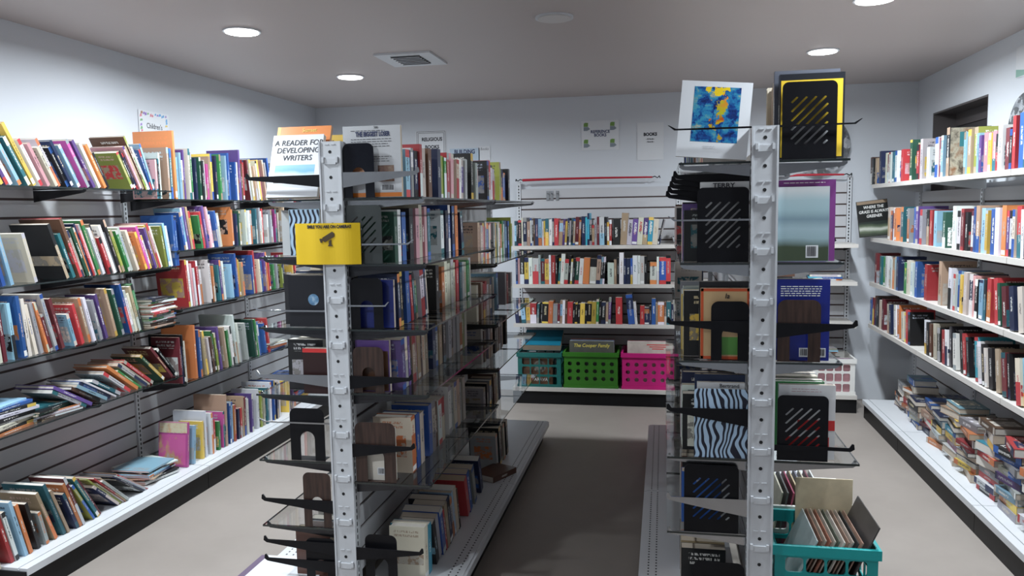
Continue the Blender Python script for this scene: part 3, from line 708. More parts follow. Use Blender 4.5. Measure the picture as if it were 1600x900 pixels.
def build_book(b):
    v, f, uv, c = book_geo(b)
    me = bpy.data.meshes.new(b['kind']); me.from_pydata(v, [], f); me.materials.append(MAT['cover'])
    ul = me.uv_layers.new(name='UVMap'); ul.data.foreach_set('uv', [x for p in uv for x in p])
    n = len(v); set_cols(me, [*b['ca'], 1]*n, [*b['cb'], 1]*n, [*b['r'], 1]*n)
    o = obj(b['kind'], me); at(o, b['ex'], b['ey'], b['ez'], b['p'])
    tag(o, b['label'], 'book', b['group'])
    p = obj('pages', pg, o); ins = .003 if b['hard'] else .0008
    p.location = (c, c, ins); p.scale = (b['t']-2*c, b['w']-c-ins, b['h']-2*ins)
    b['obj'] = o; o['label'] = fit(o['label'])
    return o
print('BOOKS', len(BOOKS), 'labels', len(labels), 'max words', max(len(k.split()) for k in labels))
# ------------------------------------------------------------------ special books, bookends, signs, crates
def facing_book(kind, x0, z0, yf, w_, h, t, c, c2, label, lean=0., roll=0., hard=False, group=None):
    Rm = Matrix.Rotation(math.radians(roll), 3, 'Y'); b_ = math.radians(lean)
    ex = Rm @ Vector((0, -math.cos(b_), math.sin(b_))); ey = Rm @ Vector((1, 0, 0)); ez = Rm @ Vector((0, math.sin(b_), math.cos(b_)))
    dz = max(0, w_*math.sin(math.radians(roll)))
    p = Vector((x0, yf + t*math.cos(b_), z0 + .0025 + dz))
    b = add_book(kind, ex, ey, ez, p, t, w_, h, c, c2, label, group, hard, (.1, .1, .3))
    return build_book(b), b
def decal(b, y0, y1, z0, z1, mt, name='cover_picture', k=0):
    return MB().box(b['t']+.0001+.0003*k, b['t']+.0004+.0003*k, y0, y1, z0, z1).build(name, mt, b['obj'])
def btext(b, s, size, y, z, mt, bold=0, sx=1, shear=0, align='CENTER', k=2):
    return text(s, size, mt, bold, b['obj'], (b['t']+.0003*(k+1)+.0002, y, z), (0,1,0), (0,0,1), align, sx, shear=shear)
def lines(b, y0, y1, z0, n, dz, mt, hgt=.0018, name='print_lines'):
    rnd = random.Random(n); m = MB()
    for i in range(n):
        y = y0; zz = z0 - i*dz; ye = y1 - rnd.uniform(0, .02)
        while y < ye:
            l = rnd.uniform(.006, .018); m.box(b['t']+.0007, b['t']+.0009, y, min(y+l, ye), zz, zz+hgt); y += l+.003
    o = m.build(name, mt, b['obj']); o['kind'] = 'stuff'; return o
def art(name, cols, sc_, dist=0., kind='noise', rough=.35):
    g = G(name); v = g.co()
    f = g.noise(v, sc_, 5, .6) if kind == 'noise' else None
    if kind == 'grad':
        f = g.ma('ADD', g.sep(g.co('Generated'))[2], g.ma('MULTIPLY', g.ma('SUBTRACT', g.noise(v, sc_, 4), .5), dist))
    n = len(cols); return g.bsdf(g.ramp(f, [((i+.5)/n if kind == 'grad' else .25+.5*i/(n-1), c) for i, c in enumerate(cols)]), rough)
def barcode(b, y, z, w_=.034, h=.022):
    p = decal(b, y, y+w_, z, z+h, MAT['paper'], 'barcode_label', 1); m = MB(); x = y+.004; rnd = random.Random(3)
    while x < y+w_-.005:
        l = rnd.uniform(.0008, .0022); m.box(b['t']+.0009, b['t']+.0011, x, x+l, z+.005, z+h-.003); x += l+rnd.uniform(.0008, .002)
    o = m.build('bars', MAT['ink'], p); o['kind'] = 'stuff'
# bookends ------------------------------------------------------------
def bookend(x0, x1, z, h, y, style, mt, label, foot=1):
    t = thing('bookend', label, 'bookend', (x0, y, z+.001)); wd = x1-x0; r = min(.026, wd*.2)
    if style == 'slit':
        H_ = []; n = 10
        a = math.radians(45); m0 = wd*.16
        def clip(c):  # 45 degree slot through the middle field along y = x + c
            lo = max(m0*1.1, h*.20-c); hi = min(wd-m0*1.1, h*.80-c)
            return (lo, hi) if hi-lo > .006 else None
        c = -wd+.03
        while c < h:
            q = clip(c)
            if q:
                lo, hi = q; e = .0032
                H_.append([(lo-e*.7, lo+c+e*.7), (lo-e, lo+c-e*.2), (lo+e*.7-.0005, lo+c-e*.7), (hi+e*.7, hi+c-e*.7), (hi+e, hi+c+e*.2), (hi-e*.7+.0005, hi+c+e*.7)])
            c += .0285
        me = plate(rrect(0, wd, 0, h, .018, 5, True), H_, .0022, mt, 'plate')
    else:
        aw = wd*.42; P = rrect(0, wd, 0, h, r, 6, True)  # starts at right side, runs counter-clockwise
        cx = wd*.5; ah = h*.56; R_ = aw/2
        arch = [(cx+R_, 0)] + [(cx+R_*math.cos(math.radians(i*15)), ah-R_+R_*math.sin(math.radians(i*15))) for i in range(13)] + [(cx-R_, 0)]
        # outline: left bottom -> arch -> right bottom
        P = [p for p in P if p[1] > 1e-6] 
        P = P + [(0, 0)] + arch[::-1] + [(wd, 0)]
        me = plate(P, [], .0022, mt, 'plate')
    obj('plate', xf(me, (1,0,0), (0,0,1), (0,-1,0), (0, 0, 0)), t)
    MB().box(.006, wd-.006, .0014, .0014+.05, 0, .0012).build('foot', mt, t)
    return t
g = G('zebra_print'); q = g.sep(g.co('Object'))
nzz = g.noise(g.vec(g.ma('MULTIPLY', q[0], 14.), 0., g.ma('MULTIPLY', q[2], 11.)), 1, 1)
xz = g.ma('ADD', g.ma('ADD', q[0], g.ma('MULTIPLY', q[1], 1.)), g.ma('MULTIPLY', nzz, .075))
wz = g.ma('ADD', .5, g.ma('MULTIPLY', g.ma('SINE', g.ma('MULTIPLY', xz, 340.)), .5))
MAT['zebra'] = g.bsdf(g.ramp(wz, [(.40, (.008, .01, .025)), (.46, (.40, .55, .72))]), .4)
MAT['glossblack'] = simple('glossy_black_plastic', (.006, .007, .012), .12, 0, .1, 10)
MAT['dgreyend'] = simple('grey_green_steel', (.03, .036, .036), .4, 0, .1, 10)
YE = 2.648
bookend(-1.122, -1.006, LR1[0], .192, YE, 'arch', MAT['glossblack'], 'glossy black arched bookend against the white weight-loss book')
bookend(-1.120, -.985, LR1[1], .21, YE, 'slit', MAT['dgreyend'], 'dark grey bookend with slanting slits behind the yellow sign')
bookend(-1.112, -.990, LR1[2], .185, YE, 'arch', MAT['black'], 'black arched bookend before a blue book on third gondola shelf')
bookend(-1.112, -.995, LR1[3], .17, YE, 'arch', MAT['woodend'], 'brown arched bookend before a purple spined book')
bookend(-1.116, -.960, LR1[4], .225, YE, 'arch', MAT['woodend'], 'tall brown arched bookend before the white and orange book')
bookend(-1.10, -.975, ZB, .21, YE+.02, 'arch', MAT['black'], 'black arched bookend on the gondola deck beside turquoise book')
bookend(-1.372, -1.235, LL1[4], .20, YE, 'arch', MAT['black'], 'black arched bookend standing free on the children\'s side shelf')
bookend(-1.33, -1.22, LL1[5], .21, YE, 'arch', MAT['woodend'], 'brown arched bookend on the lowest children\'s side shelf')
bookend(-1.33, -1.21, ZB, .19, YE, 'arch', MAT['black'], 'black arched bookend on the deck beside the open leaflet')
bookend(.108, .272, RLZ[1], .245, YE, 'slit', MAT['black'], 'black slitted bookend under the pile of spare brackets')
bookend(.155, .276, RLZ[2], .198, YE, 'arch', MAT['black'], 'black arched bookend before the orange bordered book')
zb = bookend(.102, .275, RLZ[3], .235, YE, 'none' if 0 else 'arch', MAT['zebra'], 'zebra striped bookend in light blue and black')
for c in list(zb.children): bpy.data.objects.remove(c)
obj('plate', xf(plate(rrect(0, .173, 0, .235, .012, 4, True), [], .003, MAT['zebra'], 'plate'), (1,0,0), (0,0,1), (0,-1,0), (0,0,0)), zb)
MB().box(.006, .167, .0016, .05, 0, .0012).build('foot', MAT['black'], zb)
bookend(.07, .25, RLZ[4], .235, YE, 'slit', MAT['black'], 'black slitted bookend behind a silver bracket, low on the gondola')
bookend(.10, .272, ZB, .20, YE, 'arch', MAT['black'], 'black arched bookend on the dark aisle deck')
bookend(.370, .535, RRZ[0], .243, YE, 'slit', MAT['black'], 'black slitted bookend against the yellow framed book')
bookend(.366, .500, RRZ[2], .204, YE, 'arch', MAT['woodend'], 'brown arched bookend before the royal blue book')
bookend(.370, .530, RRZ[3], .22, YE, 'slit', MAT['black'], 'black slitted bookend before the white book with red block')
# facing books --------------------------------------------------------
q = 'books standing face out on gondola ends'
o, b = facing_book('textbook', -1.43, LL1[0], 2.655, .20, .245, .02, (.72,.73,.76), (.5,.5,.5), 'white reader with mountain photograph and serif title leaning on orange book', 20, 0)
o['group'] = q
btext(b, 'A READER FOR', .030, .105, .212, MAT['ink'], .0001, .95, .1); btext(b, 'DEVELOPING', .030, .105, .182, MAT['ink'], .0001, .95, .1); btext(b, 'WRITERS', .030, .105, .152, MAT['ink'], .0001, .95, .1)
decal(b, .022, .178, .055, .125, art('mountain_photo', [(.10,.065,.05), (.25,.2,.17), (.62,.72,.8), (.16,.42,.66), (.25,.5,.7)], 9, .5, 'grad'))
o, b = facing_book('textbook', -1.435, LL1[0], 2.688, .215, .285, .014, (.75,.26,.08), (.8,.5,.2), 'orange softcover behind the white reader, gold title at the top', 20, 0)
btext(b, 'Sunset', .022, .13, .268, MAT['inky'])
decal(b, 0, .014, 0, .285, simple('apricot_spine', (.85,.42,.12), .5), 'spine_band')
o, b = facing_book('textbook', -1.127, LR1[0], 2.668, .215, .252, .018, (.56,.57,.59), (.1,.1,.1), 'grey white book back headed THE BIGGEST LOSER behind glossy bookend')
btext(b, 'THE BIGGEST LOSER', .0225, .112, .222, MAT['inkn'], .0009, .62); btext(b, '300', .011, .125, .245, MAT['ink'])
lines(b, .03, .185, .204, 4, .0085, MAT['ink']); lines(b, .03, .185, .142, 3, .008, MAT['ink']); lines(b, .03, .16, .234, 1, .008, MAT['ink'])
decal(b, 0, .215, .001, .016, simple('orange_print', (.75,.22,.03), .4), 'orange_band'); decal(b, .128, .188, .055, .112, art('dark_photo', [(.02,.015,.015), (.2,.1,.07), (.4,.3,.22)], 25)); decal(b, .03, .088, .06, .115, art('meal_photo', [(.3,.03,.02), (.6,.25,.1), (.7,.6,.5)], 30))
barcode(b, .138, .02, .05, .026)
facing_book('textbook', -1.108, LR1[2], 2.672, .15, .175, .02, (.015,.025,.16), (.7,.7,.7), 'royal blue paperback behind the black arched bookend')
o, b = facing_book('textbook', -1.11, LR1[3], 2.668, .13, .19, .02, (.10,.05,.20), (.1,.05,.02), 'purple topped paperback with brown torn cover'); decal(b, .003, .125, .003, .15, art('torn_brown', [(.05,.022,.012), (.09,.04,.02)], 10))
o, b = facing_book('textbook', -1.10, LR1[4], 2.668, .13, .20, .016, (.66,.62,.55), (.7,.2,.03), 'white paperback with orange edge seen through brown bookend'); decal(b, .102, .13, 0, .20, simple('orange_edge', (.68,.2,.05), .4), 'orange_band'); barcode(b, .06, .02, .03, .028)
o, b = facing_book('textbook', -1.345, LL1[1], 2.66, .12, .17, .012, (.3,.42,.5), (.01,.01,.02), 'blue grey zebra striped book behind the yellow sign'); decal(b, .002, .118, .002, .168, MAT['zebra'])
o, b = facing_book('textbook', -1.36, LL1[2], 2.66, .145, .19, .03, (.012,.012,.016), (.7,.66,.58), 'black book with a globe on its cover and cream pages')
me = plate([(.021*math.cos(i*.3), .021*math.sin(i*.3)) for i in range(21)], [], .0005, art('globe_print', [(.02,.05,.1), (.12,.25,.4), (.6,.66,.7)], 40), 'globe')
obj('globe_print', xf(me, (0,1,0), (0,0,1), (1,0,0), (b['t']+.0008, .098, .10)), b['obj'])
o, b = facing_book('textbook', -1.315, LL1[3], 2.66, .125, .17, .035, (.03,.012,.012), (.4,.03,.04), 'dark brown boxed set with red edge on children\'s side'); decal(b, 0, .125, .155, .17, MAT['inkr'], 'red_band')
# right gondola
o, b = facing_book('textbook', .038, RLZ[0], 2.655, .225, .25, .012, (.74,.76,.79), (.3,.5,.6), 'white art book with abstract blue and yellow painting on cover', 6, 5)
g = G('abstract_painting'); v = g.co('Generated'); qq = g.sep(v)
nz = g.noise(g.vec(qq[1], qq[2], 0.), 6, 6, .7); nw = g.noise(g.vec(g.ma('ADD', qq[1], g.ma('MULTIPLY', nz, .5)), qq[2], 2.), 5, 6, .65)
base = g.ramp(nw, [(.34, (.004,.012,.08)), (.44, (.008,.05,.24)), (.52, (.02,.20,.42)), (.59, (.05,.30,.42)), (.66, (.30,.33,.26)), (.74, (.5,.6,.6))])
n2 = g.noise(g.vec(qq[1], qq[2], 7.), 3.2, 5, .6); n3 = g.noise(g.vec(qq[1], qq[2], 3.), 4.5, 4, .6)
dx = g.ma('ADD', g.ma('SUBTRACT', qq[1], .55), g.ma('MULTIPLY', g.ma('SUBTRACT', n3, .5), .9))
wm = g.ma('GREATER_THAN', g.ma('ADD', .065, g.ma('MULTIPLY', g.ma('SUBTRACT', n2, .5), .9)), g.ma('ABSOLUTE', dx))
hot = g.ramp(g.ma('ADD', qq[2], g.ma('MULTIPLY', g.ma('SUBTRACT', nw, .5), .8)), [(.05, (.45,.30,.01)), (.3, (.6,.38,.01)), (.42, (.5,.06,.01)), (.62, (.45,.45,.02)), (.8, (.75,.22,.03)), (.93, (.85,.62,.02))])
rd = g.ma('SQRT', g.ma('ADD', g.ma('POWER', g.ma('MULTIPLY', g.ma('SUBTRACT', qq[1], .52), .8), 2.), g.ma('POWER', g.ma('SUBTRACT', qq[2], .91), 2.)))
col1 = g.mix(wm, base, hot)
MAT['painting'] = g.bsdf(g.mix(g.ma('LESS_THAN', rd, .075), col1, (.85, .60, .02)), .3)
decal(b, .042, .19, .052, .232, MAT['painting'])
lines(b, .085, .14, .038, 2, .006, simple('pale_grey_ink', (.5,.5,.52), .6), .001)
o, b = facing_book('textbook', .363, RRZ[0], 2.660, .196, .268, .03, (.02,.022,.028), (.8,.5,.02), 'black headed book with bright yellow frame on the gondola top')
decal(b, .004, .19, .006, .248, simple('bright_yellow_cover', (.88,.60,.05), .35), 'yellow_cover'); decal(b, .018, .172, .006, .105, MAT['paper'], 'white_panel', 1); btext(b, 'MODERN', .005, .03, .256, MAT['inkw']) if 0 else None
facing_book('textbook', .352, RRZ[0], 2.70, .20, .285, .02, (.10,.11,.14), (.7,.7,.7), 'tall slate hardcover behind the yellow framed book')
o, b = facing_book('textbook', .362, RRZ[1], 2.675, .18, .262, .022, (.20,.05,.22), (.6,.5,.6), 'purple book larger than the glossy sea book before it'); lines(b, .02, .15, .252, 1, .006, MAT['inkw'], .002)
o, b = facing_book('textbook', .362, RRZ[1], 2.655, .158, .24, .012, (.3,.4,.44), (.2,.3,.2), 'glossy shrink-wrapped book with blue grey sea and green band')
decal(b, .0, .157, .002, .24, art('sea_print', [(.055,.075,.045), (.055,.075,.045), (.30,.42,.46), (.34,.46,.51), (.20,.29,.34), (.33,.46,.50), (.36,.48,.52), (.56,.59,.60)], 6, .10, 'grad', .12))
barcode(b, .088, .012, .038, .04)
o, b = facing_book('textbook', .362, RRZ[2], 2.666, .168, .268, .02, (.012,.022,.22), (.3,.1,.4), 'royal blue book with white back text behind brown bookend')
lines(b, .015, .155, .243, 5, .0075, MAT['inkw'], .0028); lines(b, .04, .13, .16, 5, .0075, MAT['inkw'], .0026); barcode(b, .075, .012, .03, .03); barcode(b, .132, .012, .026, .03)
o, b = facing_book('textbook', .377, RRZ[3], 2.668, .178, .25, .02, (.76,.76,.77), (.6,.02,.02), 'white paperback with a red block beside slitted bookend')
decal(b, .06, .177, .098, .132, MAT['inkr'], 'red_block'); decal(b, .003, .16, .035, .075, MAT['inkr'], 'red_block', 0); lines(b, .04, .14, .235, 2, .008, simple('pink_ink', (.55,.35,.38), .6))
o, b = facing_book('textbook', .118, RLZ[1], 2.664, .155, .262, .02, (.55,.55,.55), (.1,.1,.1), 'grey book with a black serif title above slitted bookend'); btext(b, 'TERRY DEVIN' if 0 else 'TERRY', .02, .075, .25, MAT['ink'], .0004, 1.2)
o, b = facing_book('textbook', .122, RLZ[2], 2.664, .158, .238, .02, (.62,.42,.22), (.6,.1,.03), 'tan book with an orange border behind black arched bookend')
for a_ in ((0,.158,.228,.238), (0,.158,0,.01), (0,.009,0,.238), (.149,.158,0,.238)): decal(b, *a_, simple('orange_border', (.62,.10,.03), .4), 'border_band')
decal(b, .055, .12, .015, .075, simple('green_label', (.10,.30,.06), .4), 'green_panel', 1); btext(b, 'la', .024, .085, .212, MAT['ink'], .0003, 1, .2)
facing_book('textbook', .118, RLZ[2], 2.692, .16, .258, .02, (.018,.017,.02), (.5,.5,.45), 'black hardcover rising behind the orange bordered book')
o, b = facing_book('textbook', .112, RLZ[3], 2.664, .155, .252, .016, (.62,.62,.62), (.1,.1,.1), 'white paperback lettered Bertrand above the zebra bookend'); btext(b, 'Bertrand', .018, .105, .241, MAT['ink'])
facing_book('textbook', .105, RLZ[3], 2.686, .165, .275, .02, (.012,.022,.06), (.5,.5,.5), 'navy hardcover behind the Bertrand paperback')
# far end of the second shelf on the window wall
o, b = facing_book('novel', 1.425, RZ[1], 6.175, .215, .265, .014, (.012,.014,.014), (.1,.12,.08), 'dark landscape cover lettered WHERE THE GRASS IS ALWAYS GREENER at shelf end', 4, -6, True)
decal(b, .003, .212, .24, .262, simple('tan_cover_band', (.25,.18,.12), .5), 'tan_band')
decal(b, .003, .212, .005, .11, art('meadow_print', [(.04,.05,.035), (.11,.14,.09), (.5,.52,.46), (.09,.12,.075), (.02,.028,.024)], 5, .6, 'grad'))
for i, s_ in enumerate(('WHERE THE', 'GRASS IS ALWAYS', 'GREENER')): btext(b, s_, .030, .115, .216-.033*i, MAT['inkw'], .0003, .85, .1)
# picture on the pink book and the collage cover
def near(kind, u, v, z):  # the book whose foot projects closest to a pixel
    return min((b for b in BOOKS if b['kind'] == kind and abs(b['p'].z - z) < .05), key=lambda b: abs(pju(b['p']) - u))
b = near(PB, 292, 0, ZB); build_book(b)
MB().box(-.0006, -.0002, .012, b['w']-.004, .01, b['h']*.72).build('pink_picture', art('pink_picture_print', [(.55,.10,.30), (.56,.12,.32), (.55,.11,.31), (.50,.30,.16), (.45,.42,.55)], 13), b['obj'])
MB().box(-.0006, -.0002, .004, b['w']-.004, b['h']*.76, b['h']-.004).build('cream_title_band', art('title_band_print', [(.62,.58,.42), (.62,.56,.40), (.6,.3,.14)], 30), b['obj'])
# signs ---------------------------------------------------------------
def bend(me, xc=0., k=1.4):
    for v in me.vertices: v.co.y += k*max(0, abs(v.co.x - xc)-.035)**2 + .0015*math.sin(v.co.x*60)
t = thing('paper_sign', 'bright yellow paper notice warning of cameras on gondola end post', 'sign', (-1.184, 2.621, 1.363))
m = MB(); n = 24
for i in range(n+1):
    for z in (0, .148): m.v.append((-.124+.248*i/n, 0, z))
for i in range(n): m.f.append((2*i, 2*i+2, 2*i+3, 2*i+1)); m.m.append(0)
o = m.build('sheet', MAT['yellow'], t); bend(o.data)
o = text('SMILE YOU ARE ON CAMERA!!', .0155, MAT['ink'], .0006, t, (.01, -.0012, .135), sx=.80); bend(o.data)
cc = MB()
def prism(m, P, y0, y1):
    n0 = len(m.v); k = len(P)
    m.v += [(x, y0, z) for x, z in P] + [(x, y1, z) for x, z in P]
    m.f.append(tuple(n0+i for i in range(k))); m.f.append(tuple(n0+k+i for i in range(k))[::-1]); m.m += [0, 0]
    for i in range(k): m.f.append((n0+i, n0+(i+1) % k, n0+k+(i+1) % k, n0+k+i)); m.m.append(0)
prism(cc, [(-.018, .088), (-.014, .097), (.022, .118), (.030, .112), (.030, .100), (-.006, .080)], -.0016, -.0008)
prism(cc, [(-.026, .092), (-.018, .094), (-.014, .080), (-.022, .078)], -.0018, -.0010)
prism(cc, [(.008, .084), (.018, .090), (.018, .072), (.024, .066), (.004, .066), (.008, .072)], -.0016, -.0008)
o = cc.build('camera_pictogram', simple('brown_black_print', (.06,.035,.01), .6), t); o['kind'] = 'stuff'; bend(o.data)
def sheet(name, label, ctr, ex, w_, h, mt='paper', tilt=0):
    t = thing(name, label, 'sign', ctr); ex = Vector(ex); t.rotation_euler = (0, 0, math.atan2(ex.y, ex.x))
    o = MB().box(-w_/2, w_/2, -.0006, 0, -h/2, h/2).build('sheet', MAT[mt], t); return t
yw = YB - .004
t = sheet('wall_sign', 'white paper sign reading REFERENCE BOOKS with book stacks at corners', (-.512, yw, 2.146), (1,0,0), .307, .238)
text('REFERENCE\nBOOKS', .033, MAT['inkn'], .0012, t, (0, -.001, .014), sx=.92)
mg, mg2 = simple('green_clipart', (.16,.30,.07), .6), simple('grey_clipart', (.22,.26,.30), .6)
for sx in (-1, 1):
    for sz in (-1, 1):
        x, z = sx*.108 - .008, sz*.068
        c = MB(); prism(c, [(x-.02, z+.004), (x-.018, z+.03), (x-.006, z+.036), (x+.018, z+.034), (x+.016, z+.002)], -.0012, -.0008); c.build('clipart_book', mg, t)
        c = MB(); prism(c, [(x-.02, z-.03), (x-.02, z+.002), (x+.018, z), (x+.034, z-.016), (x+.01, z-.03)], -.0013, -.0008); c.build('clipart_book', mg2, t)
t = sheet('wall_sign', 'white paper price list headed BOOKS beside the reference sign', (-.108, yw, 2.083), (1,0,0), .21, .30)
text('BOOKS', .034, MAT['ink'], .002, t, (0, -.001, .055), sx=.95); text('- All Books -', .014, MAT['ink'], .0008, t, (0, -.001, .018)); text('- Records -', .014, MAT['ink'], .0008, t, (0, -.001, -.004))
t = sheet('wall_sign', 'white paper sign reading RELIGIOUS BOOKS inside a drawn black border', (-1.955, yw, 2.125), (1,0,0), .27, .215)
text('RELIGIOUS', .041, MAT['ink'], .0016, t, (.01, -.001, .035), sx=.92); text('BOOKS', .041, MAT['ink'], .0016, t, (.01, -.001, -.03), sx=.92)
for i in (0, 1):
    e_ = .012*i; bm_ = MB(); x0, x1, z0, z1 = -.125+e_, .128-e_, -.102+e_, .103-e_
    bm_.box(x0, x1, -.0012, -.0006, z1-.003, z1).box(x0, x0+.003, -.0012, -.0006, z0, z1-.003).box(x1-.003, x1, -.0012, -.0006, z0, z1-.003).box(x0, x1, -.0012, -.0006, z0-.003, z0); bm_.build('border', MAT['ink'], t)
MAT['paleblue'] = simple('pale_blue_paper', (.45,.55,.65), .6)
t = sheet('wall_sign', 'pale blue paper sign reading BUILDING behind the top gondola row', (-1.66, yw, 2.0), (1,0,0), .26, .15, 'paleblue'); text('BUILDING', .050, MAT['inkn'], .002, t, (0, -.001, .045), sx=.80)
t = sheet('wall_sign', 'small handwritten white note reading Books next to BUILDING sign', (-1.488, yw, 2.03), (1,0,0), .10, .12); text('Books', .032, simple('pencil', (.2,.2,.22), .7), 0, t, (0, -.001, .035), sx=.9, shear=.2)
t = sheet('wall_sign', 'white paper sign reading Children\'s inside a colourful squiggly border', (XW0+.004, 4.262, 2.06), (0,1,0), .285, .215)
text("Children's", .044, MAT['ink'], .0003, t, (.0, -.001, .02), sx=.82)
rnd = random.Random(5); pal = [simple('crayon_%s' % n_, c_, .6) for n_, c_ in (('rose', (.6,.2,.25)), ('violet', (.3,.2,.5)), ('sky', (.15,.35,.6)), ('leaf', (.2,.4,.2)), ('gold', (.65,.5,.15)), ('brown', (.35,.2,.12)))]
P = [(-.115+.23*i/11, .088) for i in range(12)] + [(-.118, .07-.021*i) for i in range(7)] + [(.118, .07-.021*i) for i in range(7)]
for x, z in P:
    c = MB(); a, d_ = rnd.uniform(.007, .013), rnd.uniform(.006, .011); x += rnd.uniform(-.004, .004); z += rnd.uniform(-.006, .006)
    prism(c, [(x-a, z-d_), (x+a, z-d_*.4), (x+a*.7, z+d_), (x-a*.6, z+d_*.7)], -.0012, -.0006); c.build('border_squiggle', rnd.choice(pal), t)
t = sheet('wall_sign', 'white paper sign with green foot on the window wall', (XW1-.004, 4.67, 2.297), (0,-1,0), .30, .165)
c = MB(); prism(c, [(-.145, -.078), (-.145, -.035), (-.05, -.05), (.145, -.03), (.145, -.078)], -.0012, -.0006); c.build('green_print', simple('sage_print', (.25,.42,.36), .6), t)
# bungee cords, hooks, platters ---------------------------------------
def bungee(x0, x1, z, label):
    t = thing('bungee_cord', label, 'cord', (x0, YP-.055, z)); L = x1-x0
    MB().tube([(.04, 0, 0), (L*.3, 0, .004), (L*.6, 0, .004), (L-.04, 0, 0)], .011, 8, 0, .007).build('red_strap', MAT['red'], t)
    for sx, xx in ((-1, .04), (1, L-.04)):
        MB().tube([(xx, 0, 0), (xx+sx*.02, 0, .006), (xx+sx*.04, 0, -.006), (xx+sx*.055, 0, .008), (xx+sx*.06, .02, -.005)], .0045, 6).build('hook', MAT['black'], t)
bungee(-1.19, -.05, 1.792, 'red bungee cord stretched along the top of the back panel')
bungee(.86, 1.40, 1.775, 'short red bungee cord hooked on the back panel beside window wall')
for i, x in enumerate((-.945, -.912, -.865)):
    t = thing('slatwall_hook', 'grey metal hook hanging in the groove of the back panel', 'hook', (x, YP-.013, 1.70), 'grey hooks on the back panel')
    MB().box(-.013, .013, -.004, 0, -.08, 0).build('back_plate', MAT['chrome'], t); MB().tube([(0, -.004, -.02), (0, -.05, -.03), (0, -.055, -.015)], .003, 6).build('prong', MAT['chrome'], t)
g = G('etched_glass'); v = g.co(); vo = g.n('ShaderNodeTexVoronoi'); vo.inputs['Scale'].default_value = 14; g.l(v, vo.inputs[0])
tr = g.n('ShaderNodeBsdfTransparent'); tr.inputs[0].default_value = (.86,.87,.88,1); pr_ = g.n('ShaderNodeBsdfPrincipled'); pr_.inputs['Roughness'].default_value = .2
g.put(pr_.inputs['Base Color'], g.mix(g.ma('GREATER_THAN', g.noise(v, 16, 3), .55), (.10,.105,.11), (.45,.46,.48))); mx = g.n('ShaderNodeMixShader')
g.put(mx.inputs[0], g.ma('ADD', .35, g.ma('MULTIPLY', g.ma('LESS_THAN', vo.outputs[0], .5), .4))); g.l(tr.outputs[0], mx.inputs[1]); g.l(pr_.outputs[0], mx.inputs[2]); g.l(mx.outputs[0], g.out.inputs[0]); MAT['etched'] = g.m
def platter(c, ax, r, label):
    t = thing('glass_platter', label, 'platter', c); ax = Vector(ax); n_ = 40; u_ = Vector((0,0,1)); w_ = ax.cross(u_); m = MB()
    prof = [(0, .0), (r*.55, 0), (r*.62, .012), (r, .022), (r, .027), (r*.6, .017), (r*.5, .006), (0, .006)]
    for pr, pd in prof[1:-1]:
        for j in range(n_): m.v.append(tuple(ax*pd + (w_*math.cos(2*math.pi*j/n_) + u_*math.sin(2*math.pi*j/n_))*pr))
    k = len(prof)-2
    for i in range(k-1):
        for j in range(n_): m.f.append((i*n_+j, i*n_+(j+1) % n_, (i+1)*n_+(j+1) % n_, (i+1)*n_+j)); m.m.append(1 if 1 <= i <= 3 else 0)
    m.f.append(tuple(range(n_))[::-1]); m.f.append(tuple((k-1)*n_+j for j in range(n_))); m.m += [0, 0]
    m.build('dish', [MAT['clear'], MAT['etched']], t)
platter((1.18, YB-.035, 1.775+.228), (0,-1,0), .228, 'round etched glass platter propped on top of the back panel')
platter((XW1-.045, 4.52, 1.705+.20), (-1,0,0), .20, 'round etched glass platter propped above the blue novel')
# crates --------------------------------------------------------------
def crate(label, x0, x1, y0, y1, z0, h, mt, style):
    t = thing('storage_crate', label, 'crate', (x0, y0, z0+.001)); W, D = x1-x0, y1-y0; th = .006
    def panel(L):
        H_ = []
        if style == 'round':
            n_ = max(3, int(L/.066)); r_ = .0165
            for i in range(n_):
                for j in range(3):
                    cx, cz = L*(i+.5)/n_*.94+L*.03, h*(.26+.21*j); H_.append([(cx+r_*math.cos(a*.4488), cz+r_*math.sin(a*.4488)) for a in range(14)])
        else:
            n_ = max(3, int(L/.07)); m0 = .03; cw = (L-2*m0)/n_; rows_ = ((.07, .30), (.36, .59), (.65, .84))
            for i in range(n_):
                for lo, hi in rows_: H_.append(rrect(m0+cw*i+.004, m0+cw*(i+1)-.004, h*lo, h*hi, .011, 3))
        return plate([(0, 0), (L, 0), (L, h), (0, h)], H_, th, mt, 'side_panel')
    pw, pd = panel(W), panel(D-2*th)
    for yy in (th/2, D-th/2): obj('side_panel', xf(pw.copy(), (1,0,0), (0,0,1), (0,-1,0), (0, yy, 0)), t)
    for xx in (th/2, W-th/2): obj('side_panel', xf(pd.copy(), (0,1,0), (0,0,1), (1,0,0), (xx, th, 0)), t)
    MB().box(th, W-th, th, D-th, 0, .006).build('bottom', mt, t)
    for nm, za, zb_, e in (('rim', h-.034, h, .009), ('base_rim', 0, .022, .005)):
        MB().box(-e, W+e, -e, 0, za, zb_).box(-e, W+e, D, D+e, za, zb_).box(-e, 0, 0, D, za, zb_).box(W, W+e, 0, D, za, zb_).build(nm, mt, t)
    return t
def sleeve(label, c, ex, ey, ez, p, t_=.004, s=.312, group=None, s2=None):
    g_ = MAT.get(('sl', c)) 
    if not g_:
        g_ = art('sleeve_print', [tuple(x*.75 for x in c), c, tuple(min(.8, x*1.25) for x in c)], 7); MAT[('sl', c)] = g_
    o = MB().box(0, t_, 0, s, 0, s2 or s).build('record_sleeve', [g_]); at(o, Vector(ex), Vector(ey), Vector(ez), Vector(p)); tag(o, label, 'record', group); o['t'] = t_
    return o
yc = 6.075
